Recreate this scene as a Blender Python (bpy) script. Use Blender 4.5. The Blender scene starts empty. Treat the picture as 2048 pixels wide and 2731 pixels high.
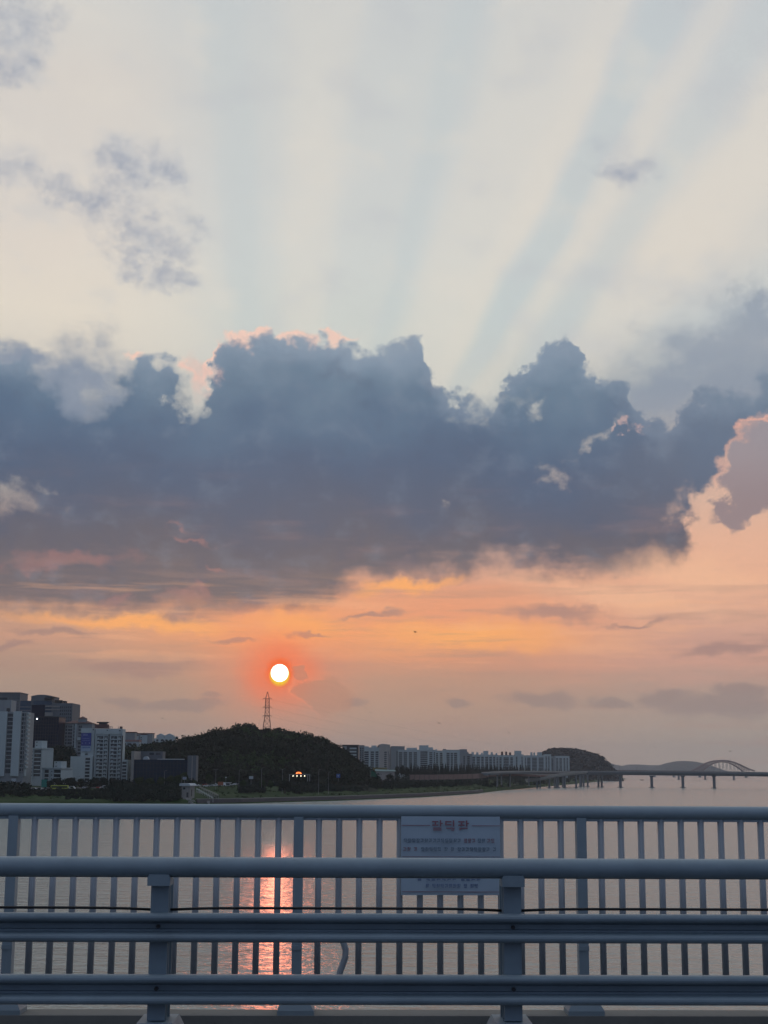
import bpy, math, random
import numpy as np
from mathutils import Vector, Matrix
R = math.radians
rnd = random.Random(7)
SC = bpy.context.scene
COL = SC.collection

# ------------------------------------------------------------------ camera
F, PW, PH = 3800.0, 2048.0, 2731.0          # focal length and frame in photo pixels (a 2x phone lens)
EYE = 20.0                                   # eye height above the river, metres
PITCH, ROLL = math.atan(692.5 / F), R(0.30)
FWD = Vector((0, math.cos(PITCH), math.sin(PITCH)))
UP0 = Vector((0, -math.sin(PITCH), math.cos(PITCH)))
RT0 = Vector((1, 0, 0))
CR = RT0 * math.cos(ROLL) + UP0 * math.sin(ROLL)
CU = UP0 * math.cos(ROLL) - RT0 * math.sin(ROLL)
cam = bpy.data.cameras.new('camera')
camo = bpy.data.objects.new('camera', cam)
COL.objects.link(camo)
SC.camera = camo
cam.sensor_fit = 'VERTICAL'
cam.sensor_height = 24.0
cam.lens = F / PH * 24.0
cam.clip_start, cam.clip_end = 0.1, 60000
m = Matrix(((CR.x, CU.x, -FWD.x, 0), (CR.y, CU.y, -FWD.y, 0), (CR.z, CU.z, -FWD.z, EYE), (0, 0, 0, 1)))
camo.matrix_world = m
SC.render.resolution_x, SC.render.resolution_y = 768, 1024
SC.view_settings.view_transform = 'Standard'
SC.view_settings.look = 'None'
SC.view_settings.exposure = 0.0
SC.view_settings.gamma = 1.0
SC.render.engine = 'CYCLES'
cy = SC.cycles
cy.use_denoising = True
cy.use_adaptive_sampling = True
cy.adaptive_threshold = 0.015
cy.adaptive_min_samples = 12
cy.max_bounces = 6
cy.diffuse_bounces = 2
cy.glossy_bounces = 3
cy.volume_bounces = 1
cy.transmission_bounces = 2
cy.sample_clamp_indirect = 4.0
cy.caustics_reflective = False
cy.caustics_refractive = False

def ray(px, py):
    return (FWD * F + CR * (px - PW / 2) - CU * (py - PH / 2)).normalized()
def P(px, py, Y):
    """world point seen at a photo position when it stands Y metres ahead"""
    d = ray(px, py); k = Y / d.y
    return Vector((d.x * k, Y, EYE + d.z * k))
def G(px, py, z=0.0):
    d = ray(px, py); k = (z - EYE) / d.z
    return Vector((d.x * k, d.y * k, z))
def AE(px, py):
    """bearing and elevation in degrees of a direction"""
    d = ray(px, py)
    return math.degrees(math.atan2(d.x, d.y)), math.degrees(math.asin(d.z))
def D(x, y):                                  # survey sheet measured at 1659 px width
    return AE(x * 1.23448, y * 1.23448)
def lin(c):
    return tuple(((v / 255) / 12.92 if v <= 10 else (((v / 255) + 0.055) / 1.055) ** 2.4) for v in c)

# ------------------------------------------------------------------ world: evening sky with clouds
SUN_AZ, SUN_EL = D(604, 1454)
w = bpy.data.worlds.new('World'); SC.world = w; w.use_nodes = True
w.cycles.sampling_method = 'NONE'
nt = w.node_tree; nt.nodes.clear()
def nd(t, **k):
    n = nt.nodes.new(t)
    for a, b in k.items(): setattr(n, a, b)
    return n
def put(sock, v):
    if isinstance(v, bpy.types.NodeSocket): nt.links.new(v, sock)
    else: sock.default_value = v
def mth(op, a, b=None, c=None, clamp=False):
    n = nd('ShaderNodeMath', operation=op, use_clamp=clamp)
    put(n.inputs[0], a)
    if b is not None: put(n.inputs[1], b)
    if c is not None: put(n.inputs[2], c)
    return n.outputs[0]
def add(a, b): return mth('ADD', a, b)
def sub(a, b): return mth('SUBTRACT', a, b)
def mul(a, b): return mth('MULTIPLY', a, b)
def mx(a, b): return mth('MAXIMUM', a, b)
def sst(v, lo, hi, o0=0.0, o1=1.0):
    n = nd('ShaderNodeMapRange', interpolation_type='SMOOTHSTEP')
    put(n.inputs[0], v); put(n.inputs[1], lo); put(n.inputs[2], hi); put(n.inputs[3], o0); put(n.inputs[4], o1)
    return n.outputs[0]
def vec(x, y, z=0.0):
    n = nd('ShaderNodeCombineXYZ'); put(n.inputs[0], x); put(n.inputs[1], y); put(n.inputs[2], z)
    return n.outputs[0]
def noise(v, scale, detail=5, rough=0.55, dist=0.0):
    n = nd('ShaderNodeTexNoise'); put(n.inputs['Vector'], v); n.inputs['Scale'].default_value = scale
    n.inputs['Detail'].default_value = detail; n.inputs['Roughness'].default_value = rough
    n.inputs['Distortion'].default_value = dist
    return n.outputs[0]
def curve(x, pts, x0, x1, y0, y1):
    n = nd('ShaderNodeFloatCurve'); c = n.mapping.curves[0]
    pts = sorted(pts)
    q = [((a - x0) / (x1 - x0), (b - y0) / (y1 - y0)) for a, b in pts]
    while len(c.points) < len(q): c.points.new(0.5, 0.5)
    for p_, (a, b) in zip(c.points, q):
        p_.location = (min(max(a, 0), 1), min(max(b, 0), 1)); p_.handle_type = 'AUTO'
    n.mapping.update()
    put(n.inputs['Value'], mth('DIVIDE', sub(x, x0), x1 - x0, clamp=True))
    return add(mul(n.outputs[0], y1 - y0), y0)
def ramp(v, stops, lo, hi):
    n = nd('ShaderNodeValToRGB'); r = n.color_ramp; r.interpolation = 'EASE' if False else 'LINEAR'
    stops = sorted(stops, key=lambda s: s[0])
    while len(r.elements) < len(stops): r.elements.new(0.5)
    for e, (p_, c) in zip(r.elements, stops):
        e.position = (p_ - lo) / (hi - lo); e.color = (*lin(c), 1)
    put(n.inputs[0], mth('DIVIDE', sub(v, lo), hi - lo, clamp=True))
    return n.outputs[0]
def mixc(f, a, b):
    n = nd('ShaderNodeMix', data_type='RGBA'); n.clamp_factor = True
    put(n.inputs[0], f)
    put(n.inputs[6], a if isinstance(a, bpy.types.NodeSocket) else (*lin(a), 1))
    put(n.inputs[7], b if isinstance(b, bpy.types.NodeSocket) else (*lin(b), 1))
    return n.outputs[2]
tc = nd('ShaderNodeTexCoord')
sx = nd('ShaderNodeSeparateXYZ'); nt.links.new(tc.outputs['Generated'], sx.inputs[0])
az = mul(mth('ARCTAN2', sx.outputs[0], sx.outputs[1]), 57.29578)
el = mul(mth('ARCSINE', mth('MINIMUM', mx(sx.outputs[2], -1.0), 1.0)), 57.29578)
p2 = vec(az, el)
wn0 = nd('ShaderNodeTexNoise'); put(wn0.inputs['Vector'], vec(az, mul(el, 1.15), 1.7)); wn0.inputs['Scale'].default_value = 0.55
wn0.inputs['Detail'].default_value = 7; wn0.inputs['Roughness'].default_value = 0.58
wv = nd('ShaderNodeVectorMath', operation='MULTIPLY_ADD')                # turbulent displacement, degrees
nt.links.new(wn0.outputs['Color'], wv.inputs[0]); wv.inputs[1].default_value = (4.6, 3.4, 0); wv.inputs[2].default_value = (-2.3, -1.7, 0)
wk = sst(el, 1.0, 15.0, 0.35, 1.0)
wvs = nd('ShaderNodeVectorMath', operation='SCALE'); nt.links.new(wv.outputs[0], wvs.inputs[0]); put(wvs.inputs['Scale'], wk)
pwn = nd('ShaderNodeVectorMath', operation='ADD'); nt.links.new(wvs.outputs[0], pwn.inputs[0]); nt.links.new(p2, pwn.inputs[1]); pw = pwn.outputs[0]
swp = nd('ShaderNodeSeparateXYZ'); nt.links.new(pw, swp.inputs[0]); azw, elwp = swp.outputs[0], swp.outputs[1]
CHAIN = []
def blobs(items, v=None):
    """union of ellipses; item = x, y (survey sheet), half width, half height in sheet px, tilt"""
    out = None
    for (x, y, a, b, *t) in items:
        c = D(x, y)
        mp = nd('ShaderNodeMapping', vector_type='TEXTURE')
        if CHAIN:                                 # a link of negligible weight keeps the node evaluation in sequence
            q = nd('ShaderNodeVectorMath', operation='MULTIPLY_ADD')
            nt.links.new(CHAIN[-1], q.inputs[0]); q.inputs[1].default_value = (1e-7, 1e-7, 0); nt.links.new(pw, q.inputs[2])
            nt.links.new(q.outputs[0], mp.inputs[0])
        else:
            put(mp.inputs[0], pw)
        mp.inputs['Location'].default_value = (c[0], c[1], 0)
        mp.inputs['Rotation'].default_value = (0, 0, R(t[0] if t else 0))
        mp.inputs['Scale'].default_value = (a * 0.0186, b * 0.0186, 1)
        ln = nd('ShaderNodeVectorMath', operation='LENGTH'); nt.links.new(mp.outputs[0], ln.inputs[0])
        o = sub(1.0, ln.outputs['Value'])
        out = o if out is None else mx(out, o)
        CHAIN.append(out)
    return out

nBig = noise(vec(az, mul(el, 1.3)), 0.22, 2, 0.5)
nMid = noise(vec(az, mul(el, 1.15), 3.0), 0.75, 5, 0.56)
nBil = noise(vec(az, mul(el, 1.0), 7.0), 1.3, 4, 0.5)
nStr = noise(vec(mul(az, 0.28), mul(el, 1.6), 11.0), 0.8, 5, 0.6)      # stretched along the horizon
billow = sub(1.0, mul(mth('ABSOLUTE', sub(nBil, 0.5)), 3.2))            # puffy 0..1
# base colours of the clear part, at three bearings
E = lambda y: D(830, y)[1]
stL = [(0.0,(162,143,132)),(E(1560),(167,145,133)),(E(1480),(172,147,132)),(E(1420),(184,148,130)),(E(1380),(200,152,130)),(E(1340),(232,172,134)),(E(1300),(222,165,134)),(E(1200),(200,165,150)),(E(1060),(178,172,166)),(E(900),(200,196,188)),(E(700),(226,217,203)),(E(560),(222,213,203)),(E(400),(214,209,204)),(E(200),(212,207,202)),(E(0),(208,209,207)),(48,(190,198,206)),(90,(188,200,216))]
stC = [(0.0,(174,149,134)),(E(1600),(176,149,134)),(E(1540),(181,150,132)),(E(1480),(188,148,128)),(E(1430),(212,150,122)),(E(1380),(246,164,112)),(E(1340),(238,158,118)),(E(1280),(230,160,126)),(E(1200),(205,165,150)),(E(1060),(185,178,170)),(E(900),(205,204,196)),(E(700),(206,210,205)),(E(560),(208,211,208)),(E(400),(207,209,207)),(E(200),(206,208,206)),(E(0),(202,205,205)),(48,(190,200,208)),(90,(188,200,216))]
stR = [(0.0,(170,154,142)),(E(1600),(171,155,142)),(E(1540),(173,154,142)),(E(1480),(180,152,139)),(E(1430),(208,158,140)),(E(1380),(208,160,142)),(E(1330),(220,168,144)),(E(1260),(236,180,149)),(E(1180),(232,180,152)),(E(1060),(214,180,162)),(E(950),(190,178,170)),(E(850),(168,172,175)),(E(700),(200,203,202)),(E(560),(214,210,203)),(E(400),(212,210,205)),(E(200),(206,207,206)),(E(0),(200,203,205)),(48,(190,200,208)),(90,(188,200,216))]
elw = add(el, mul(sub(nStr, 0.5), sst(el, 4, 12, 1.3, 0.4)))
cL, cC, cR = ramp(elw, stL, 0, 90), ramp(elw, stC, 0, 90), ramp(elw, stR, 0, 90)
col = mixc(sst(az, D(150, 0)[0], D(620, 0)[0]), cL, cC)
col = mixc(sst(az, D(950, 0)[0], D(1500, 0)[0]), col, cR)
# rays fanning up from behind the big cloud
ra = mul(mth('ARCTAN2', sub(az, SUN_AZ), sub(el, SUN_EL)), 57.29578)       # 0 = straight up, + to the right
dist = nd('ShaderNodeVectorMath', operation='DISTANCE'); nt.links.new(p2, dist.inputs[0]); dist.inputs[1].default_value = (SUN_AZ, SUN_EL, 0)
sd = dist.outputs['Value']
wob = mul(sub(nBig, 0.5), 3.0)
rayv = curve(add(ra, wob), [(-70,.5),(-45,.56),(-28,.66),(-20,.70),(-13,.6),(-9.5,.42),(-6.5,.25),(-4,.36),(-1,.62),(3,.72),(7,.58),(11,.42),(14,.42),(16.5,.24),(19,.56),(22,.72),(26,.74),(28.7,.82),(30.5,.40),(32.5,.06),(34,.36),(35.8,.72),(37.4,.5),(39.4,.24),(41,.45),(44,.82),(46.5,.78),(50,.42),(54,.3),(60,.6),(75,.5)], -80, 80, 0, 1)
rm = mul(sst(el, 12.0, 19.0), sst(el, 42.0, 21.0, 0.40, 1))
col = mixc(mul(mul(sst(rayv, 0.5, 0.08), rm), 0.32), col, (176, 196, 204))
col = mixc(mul(mul(sst(rayv, 0.5, 0.9), rm), 0.48), col, (232, 221, 206))
# thin veils
nV = noise(vec(add(az, mul(el, 0.35)), mul(el, 1.4), 21.0), 0.28, 4, 0.5)
vm = sst(el, 13, 18)
col = mixc(mul(mul(sst(nV, 0.52, 0.72), vm), 0.40), col, (193, 196, 200))
col = mixc(mul(mul(sst(nV, 0.47, 0.28), vm), 0.30), col, (226, 219, 208))
# small dark wisps high up
wq = blobs([(15,140,75,60),(40,45,100,70),(268,365,85,62),(350,350,75,55),(335,510,100,60,-10),(130,405,140,50,-8),(245,440,130,75),(20,360,90,45),(1362,365,80,46,-10),(380,600,90,34),(290,560,80,30)])
wn = noise(vec(az, mul(el, 1.2), 5.0), 1.1, 6, 0.62)
wmask = sst(add(wq, mul(sub(wn, 0.54), 2.8)), -0.30, 1.50)
col = mixc(mul(sst(wq, -0.3, 0.8), 0.22), col, (176, 184, 196))
col = mixc(mul(wmask, 0.80), col, (150, 159, 177))
# veil in front of the right shoulder of the cloud
vr = sst(add(blobs([(1580,800,260,150,20),(1440,850,190,90),(165,850,170,120),(1650,690,60,110,30),(60,770,140,40)]), mul(sub(nMid, 0.5), 1.3)), -0.25, 0.75)
col = mixc(mul(vr, sst(az, D(500, 0)[0], D(300, 0)[0], 0.72, 0.95)), col, (134, 147, 166))
# ---- the big cloud
CURV = lambda pts: [D(a, b) for a, b in pts]
top = curve(azw, CURV([(-600,800),(-300,760),(0,775),(60,770),(105,775),(135,792),(175,812),(215,812),(245,805),(275,782),(330,776),(385,782),(410,806),(450,790),(468,745),(520,722),(560,728),(600,748),(650,742),(700,722),(740,728),(790,752),(835,745),(880,740),(912,775),(960,830),(1010,850),(1060,862),(1105,815),(1140,760),(1165,745),(1205,745),(1245,752),(1285,800),(1345,832),(1362,860),(1390,900),(1440,915),(1500,868),(1550,850),(1620,820),(1659,790),(1900,760),(2300,800)]), -34, 34, 0, 32)
bot = curve(azw, CURV([(-600,1300),(-300,1320),(0,1325),(200,1330),(350,1342),(450,1335),(550,1318),(640,1325),(700,1310),(760,1275),(850,1260),(930,1240),(1000,1245),(1060,1228),(1150,1245),(1250,1250),(1330,1255),(1400,1245),(1450,1225),(1480,1195),(1505,1120),(1530,1060),(1570,1000),(1610,960),(1659,925),(1900,900),(2300,900)]), -34, 34, 0, 32)
edge = mul(billow, 0.25)
dtop = add(sub(top, elwp), edge)
soft = mx(add(0.42, mul(sst(blobs([(180,840,150,150),(420,850,90,110)]), 0.0, 0.8), 3.4)), 0.42)
soft = add(soft, mul(sst(nBig, 0.45, 0.65), 0.35))
mtop = sst(dtop, 0.0, soft)
dbot = add(sub(elwp, bot), mul(sub(nStr, 0.5), 1.6))
mbot = sst(dbot, -0.45, 1.0)
big = mul(mtop, mbot)
nG = noise(vec(az, mul(el, 1.2), 31.0), 0.9, 5, 0.6)
# openings in it
hole = sst(add(blobs([(1290,950,95,15,32),(1185,1040,40,30),(30,1090,110,36),(100,1060,80,20),(960,1098,20,18),(1060,870,120,24,20),(1160,880,60,18,25),(1560,1070,150,40,38),(1475,1085,55,38),(1540,1110,90,45),(425,815,36,40)]), mul(sub(nG, 0.5), 3.0)), 0.0, 1.5)
big = mul(big, sub(1.0, mul(hole, 0.62)))
cs = [(2.0,(132,112,110)),(E(1340),(120,107,110)),(E(1270),(106,101,109)),(E(1180),(94,95,109)),(E(1100),(82,94,117)),(E(1000),(77,97,125)),(E(920),(84,108,135)),(E(840),(102,125,147)),(E(760),(124,144,164)),(E(700),(150,163,177)),(32,(165,175,188))]
cc = ramp(add(el, mul(sub(nBig, 0.5), 4.5)), cs, 0, 34)
cc = mixc(mul(sst(nMid, 0.50, 0.75), 0.24), cc, (128, 143, 161))
cc = mixc(mul(sst(nMid, 0.48, 0.28), 0.30), cc, (74, 90, 116))
cc = mixc(mul(sst(blobs([(1180,900,260,150)]), 0, 1), 0.35), cc, (98, 120, 142))
cc = mixc(mul(sst(nStr, 0.5, 0.72), sst(el, 13.0, 8.0, 0, 0.35)), cc, (150, 124, 126))
cc = mixc(mul(sst(dtop, 1.8, 0.0), 0.40), cc, (150, 163, 180))
cc = mixc(mul(sst(az, D(1150, 900)[0], D(1560, 900)[0]), sst(el, 9, 13, 0, 0.40)), cc, (122, 133, 149))
col = mixc(mul(big, 0.985), col, cc)
# sunlit rims
rim = mul(sst(dtop, -0.15, 0.12), sst(dtop, 0.75, 0.15))
rl = sst(blobs([(535,722,60,40),(450,770,60,60),(410,770,45,60),(730,718,60,25),(625,745,40,30),(295,770,60,20),(640,760,40,40)]), 0.0, 0.7)
col = mixc(mul(mul(rim, rl), 0.9), col, (243, 205, 188))
pnk = sst(add(blobs([(430,800,60,60,60),(1352,918,26,15,15),(1325,930,14,12,30)]), mul(sub(nBil, 0.5), 1.6)), 0.1, 0.75)
col = mixc(mul(pnk, 0.50), col, (226, 186, 176))
# separate cloud at the right edge, with its pink left rim
rq = blobs([(1640,1030,95,85),(1600,1100,68,42,20),(1700,960,120,70),(1620,985,60,60,20)])
rc = add(rq, mul(sub(nMid, 0.5), 0.9))
col = mixc(mul(mul(sst(rc, -0.22, 0.06), sst(az, D(1640,0)[0], D(1570,0)[0])), sst(el, E(1090), E(1040), 0, 0.55)), col, (236, 182, 160))
col = mixc(mul(sst(rc, 0.0, 0.32), 0.92), col, mixc(sst(el, E(1120), E(950)), (142, 128, 134), (150, 144, 152)))
pk2 = sst(add(blobs([(1590,920,22,18,20),(1640,905,60,8,5)]), mul(sub(nBil, 0.5), 1.4)), 0.1, 0.8)
col = mixc(mul(pk2, 0.65), col, (236, 178, 158))
# pink scraps under the left part
pk = sst(add(blobs([(255,1288,60,18,24),(400,1290,75,18,2),(430,1280,34,14,-10),(525,1312,45,8,5),(430,1165,38,9,-4),(385,1140,40,8),(130,1215,200,26,8),(465,1220,28,8)]), mul(sub(nG, 0.5), 1.5)), 0.0, 0.9)
col = mixc(mul(pk, 0.42), col, (178, 126, 122))
# glowing bands beneath the cloud
gl = sst(add(blobs([(1010,1375,290,48,0),(300,1345,330,22,-3),(640,1345,190,45),(880,1262,140,20,12)]), mul(sub(nStr, 0.5), 0.7)), -0.05, 0.9)
col = mixc(mul(gl, 0.92), col, (255, 176, 106))
gr = sst(add(blobs([(1500,1240,260,60,-8),(1350,1290,330,40,-10)]), mul(sub(nStr, 0.5), 0.8)), -0.05, 0.9)
col = mixc(mul(gr, 0.6), col, (244, 190, 154))
# low grey streaks and puffs
q1 = blobs([(500,1387,62,8,-3),(660,1368,60,7,-3),(120,1365,110,14,-3),(20,1392,60,12),(1200,1322,150,26,-3),(1560,1395,140,20,4),(300,1440,190,34),(1380,1345,90,8,6),(800,1330,90,10)])
m1 = sst(add(q1, mul(sub(nStr, 0.5), 1.1)), 0.0, 0.75)
col = mixc(mul(m1, 0.70), col, (158, 128, 124))
nS = noise(vec(mul(az, 0.16), mul(el, 1.9), 41.0), 1.0, 5, 0.6)
col = mixc(mul(mul(sst(nS, 0.50, 0.68), sst(el, 8.8, 6.5)), 0.38), col, (172, 138, 126))
col = mixc(mul(mul(sst(nS, 0.48, 0.34), mul(sst(el, 8.0, 6.8), sst(el, 3.0, 5.0))), 0.30), col, (250, 186, 140))
q2 = blobs([(780,1512,42,17),(1160,1512,95,17),(1320,1520,70,18),(1440,1512,100,22),(1600,1498,75,22,0),(1560,1530,160,32),(270,1520,70,14),(460,1512,32,10),(990,1520,40,12),(380,1530,150,16)])
m2 = sst(add(q2, mul(sub(nMid, 0.5), 1.1)), 0.0, 0.6)
col = mixc(mul(m2, 0.60), col, (142, 126, 125))
# warm glow round the sun, curling cloud edge right of it, the disc
gl2 = nd('ShaderNodeMapping', vector_type='TEXTURE'); put(gl2.inputs[0], p2)
gl2.inputs['Location'].default_value = (SUN_AZ, SUN_EL, 0); gl2.inputs['Scale'].default_value = (1.15, 1.0, 1)
ln = nd('ShaderNodeVectorMath', operation='LENGTH'); nt.links.new(gl2.outputs[0], ln.inputs[0])
sg = add(ln.outputs['Value'], mul(sub(nMid, 0.5), 0.5))
col = mixc(sst(sg, 3.6, 0.6, 0, 0.34), col, (248, 130, 92))
col = mixc(sst(sg, 1.9, 0.4, 0, 0.78), col, (252, 116, 72))
cq = add(blobs([(705,1500,78,42,-12),(655,1455,15,16)]), mul(sub(nG, 0.5), 1.1))
crm = mul(sst(cq, -0.09, 0.02), sst(cq, 0.16, 0.04))
col = mixc(mul(sst(cq, 0.0, 0.25), 0.55), col, (182, 132, 112))
col = mixc(mul(mul(crm, sst(az, D(730,0)[0], D(640,0)[0])), 0.5), col, (250, 150, 112))
disc = nd('ShaderNodeVectorMath', operation='LENGTH'); 
gs = nd('ShaderNodeMapping', vector_type='TEXTURE'); put(gs.inputs[0], p2)
gs.inputs['Location'].default_value = (SUN_AZ, SUN_EL, 0)
nt.links.new(gs.outputs[0], disc.inputs[0]); sr = disc.outputs['Value']
col = mixc(sst(add(sr, mul(sub(nStr, 0.5), 0.35)), 0.70, 0.38, 0, 0.95), col, (255, 96, 22))
col = mixc(sst(add(sr, mul(sub(el, SUN_EL), 0.25)), 0.44, 0.30), col, (255, 205, 10))
dm = sst(sr, 0.365, 0.30)
# behind the observer the evening sky is dim blue
bk = mul(sst(mth('ABSOLUTE', az), 32, 115), sst(el, 82, 28))
col = mixc(mul(bk, 0.9), col, (104, 124, 156))
col = mixc(sst(el, 0.0, -2.0), col, (60, 62, 64))
sky = nd('ShaderNodeTexSky', sky_type='NISHITA'); sky.sun_disc = False
sky.sun_elevation = R(SUN_EL); sky.sun_rotation = R(SUN_AZ); sky.dust_density = 3.0
bg1 = nd('ShaderNodeBackground'); nt.links.new(sky.outputs[0], bg1.inputs[0]); bg1.inputs[1].default_value = 0.08
bg2 = nd('ShaderNodeBackground'); nt.links.new(col, bg2.inputs[0]); bg2.inputs[1].default_value = 1.0
mxs = nd('ShaderNodeMixShader'); mxs.inputs[0].default_value = 0.985
nt.links.new(bg1.outputs[0], mxs.inputs[1]); nt.links.new(bg2.outputs[0], mxs.inputs[2])
bg3 = nd('ShaderNodeBackground'); bg3.inputs[0].default_value = (1.0, 0.97, 0.88, 1); put(bg3.inputs[1], mul(dm, 6.0))
ads = nd('ShaderNodeAddShader'); nt.links.new(mxs.outputs[0], ads.inputs[0]); nt.links.new(bg3.outputs[0], ads.inputs[1])
out = nd('ShaderNodeOutputWorld'); nt.links.new(ads.outputs[0], out.inputs[0])

# ------------------------------------------------------------------ sun
sl = bpy.data.lights.new('sun', 'SUN'); sl.energy = 0.022; sl.angle = R(0.55); sl.color = (1.0, 0.24, 0.12)
slo = bpy.data.objects.new('sun', sl); COL.objects.link(slo)
LEL = SUN_EL - 0.5                                         # the hill's shadow on the river reaches as far out as in the photograph
sdv = Vector((math.sin(R(SUN_AZ)) * math.cos(R(LEL)), math.cos(R(SUN_AZ)) * math.cos(R(LEL)), math.sin(R(LEL))))
slo.rotation_euler = sdv.to_track_quat('Z', 'Y').to_euler()
# ------------------------------------------------------------------ materials
MATS = {}
def mat(name, c, rough=0.7, var=0.12, scale=1.0, metal=0.0, spec=0.5, emit=None, bump=0.0, streak=False):
    """procedural material: base colour broken up by two noises, optional bump"""
    if name in MATS: return MATS[name]
    m = bpy.data.materials.new(name); m.use_nodes = True; t = m.node_tree; b = t.nodes['Principled BSDF']
    c = lin(c) if max(c) > 1.5 else c
    tcn = t.nodes.new('ShaderNodeTexCoord'); mp = t.nodes.new('ShaderNodeMapping')
    t.links.new(tcn.outputs['Object'], mp.inputs[0])
    mp.inputs['Scale'].default_value = (scale, scale, scale * (0.12 if streak else 1))
    n = t.nodes.new('ShaderNodeTexNoise'); n.inputs['Scale'].default_value = 1.0; n.inputs['Detail'].default_value = 6
    n.inputs['Roughness'].default_value = 0.65
    t.links.new(mp.outputs[0], n.inputs['Vector'])
    r = t.nodes.new('ShaderNodeMapRange'); r.inputs[1].default_value = 0.25; r.inputs[2].default_value = 0.75
    r.inputs[3].default_value = 1 - var; r.inputs[4].default_value = 1 + var
    t.links.new(n.outputs[0], r.inputs[0])
    mm = t.nodes.new('ShaderNodeVectorMath'); mm.operation = 'SCALE'; mm.inputs[0].default_value = c
    t.links.new(r.outputs[0], mm.inputs['Scale']); t.links.new(mm.outputs[0], b.inputs['Base Color'])
    rr = t.nodes.new('ShaderNodeMapRange'); rr.inputs[3].default_value = max(rough - 0.08, 0.02); rr.inputs[4].default_value = min(rough + 0.08, 1)
    t.links.new(n.outputs[0], rr.inputs[0]); t.links.new(rr.outputs[0], b.inputs['Roughness'])
    b.inputs['Metallic'].default_value = metal; b.inputs['Specular IOR Level'].default_value = spec
    if bump:
        bp = t.nodes.new('ShaderNodeBump'); bp.inputs['Strength'].default_value = 1.0; bp.inputs['Distance'].default_value = bump
        t.links.new(n.outputs[0], bp.inputs['Height']); t.links.new(bp.outputs[0], b.inputs['Normal'])
    if emit:
        b.inputs['Emission Color'].default_value = (*lin(emit[0]), 1); b.inputs['Emission Strength'].default_value = emit[1]
    MATS[name] = m
    return m
M_WHITE = mat('white_render', (0.41, 0.47, 0.49), 0.85, 0.10, 0.25, streak=True)
M_CREAM = mat('beige_render', (0.42, 0.38, 0.36), 0.85, 0.10, 0.2, streak=True)
M_GREYW = mat('grey_render', (0.24, 0.26, 0.28), 0.85, 0.12, 0.2, streak=True)
M_CONC = mat('concrete', (0.27, 0.26, 0.25), 0.9, 0.18, 0.4, streak=True)
M_DCONC = mat('weathered_concrete', (0.075, 0.065, 0.07), 0.9, 0.25, 0.3)
M_STONE = mat('stone_cladding', (0.12, 0.135, 0.155), 0.7, 0.15, 0.2)
M_GLASS = mat('window_glass', (0.018, 0.026, 0.032), 0.12, 0.3, 0.5, spec=0.6)
M_BGLASS = mat('blue_curtain_wall_glass', (0.02, 0.055, 0.10), 0.15, 0.2, 0.3, spec=0.6)
M_DGLASS = mat('dark_curtain_wall_glass', (0.008, 0.012, 0.034), 0.35, 0.25, 0.3, spec=0.12)
M_NGLASS = mat('navy_cladding', (0.009, 0.024, 0.050), 0.45, 0.2, 0.2, spec=0.12)
M_RRED = mat('red_brown_roof', (0.10, 0.05, 0.05), 0.85, 0.2, 0.5)
M_DARK = mat('dark_paint', (0.03, 0.032, 0.036), 0.7, 0.2, 1.0)
M_STEEL = mat('galvanised_steel', (0.24, 0.25, 0.26), 0.5, 0.1, 1.0, metal=0.4)
M_PYL = mat('painted_lattice_steel', (0.10, 0.05, 0.045), 0.7, 0.1, 1.0)
M_LEAF = mat('dark_foliage', (0.020, 0.026, 0.015), 0.9, 0.55, 0.10, spec=0.15)
M_LEAF2 = mat('green_foliage', (0.034, 0.055, 0.020), 0.9, 0.45, 0.2, spec=0.15)
M_LEAF3 = mat('bluish_foliage', (0.018, 0.028, 0.021), 0.9, 0.4, 0.15, spec=0.15)
M_BARK = mat('bark', (0.06, 0.045, 0.035), 0.95, 0.3, 1.0)
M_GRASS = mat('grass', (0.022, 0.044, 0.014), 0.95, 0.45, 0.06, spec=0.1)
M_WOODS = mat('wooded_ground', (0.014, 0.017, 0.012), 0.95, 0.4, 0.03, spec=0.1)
M_FARH = mat('far_wooded_hill', (0.022, 0.024, 0.030), 0.95, 0.35, 0.02, spec=0.1)
M_ASPH = mat('asphalt', (0.05, 0.05, 0.052), 0.9, 0.2, 2.0)
M_REDD = mat('red_oxide_steel', (0.17, 0.085, 0.08), 0.7, 0.15, 0.1)
M_BARR = mat('noise_barrier_panel', (0.20, 0.13, 0.12), 0.8, 0.15, 0.1)
M_ORANGE = mat('orange_painted_panel', (0.30, 0.10, 0.05), 0.7, 0.1, 1)
M_SIGNW = mat('sign_panel_white', (0.42, 0.46, 0.50), 0.6, 0.05, 1)
M_SIGNB = mat('sign_panel_blue', (0.03, 0.09, 0.32), 0.5, 0.05, 1)
M_BANB = mat('banner_blue', (0.03, 0.05, 0.26), 0.7, 0.05, 1)
M_NET = mat('green_netting', (0.02, 0.20, 0.17), 0.8, 0.2, 1)
M_FROOF = mat('blue_green_sheet_roof', (0.08, 0.16, 0.17), 0.6, 0.1, 0.5)

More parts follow.
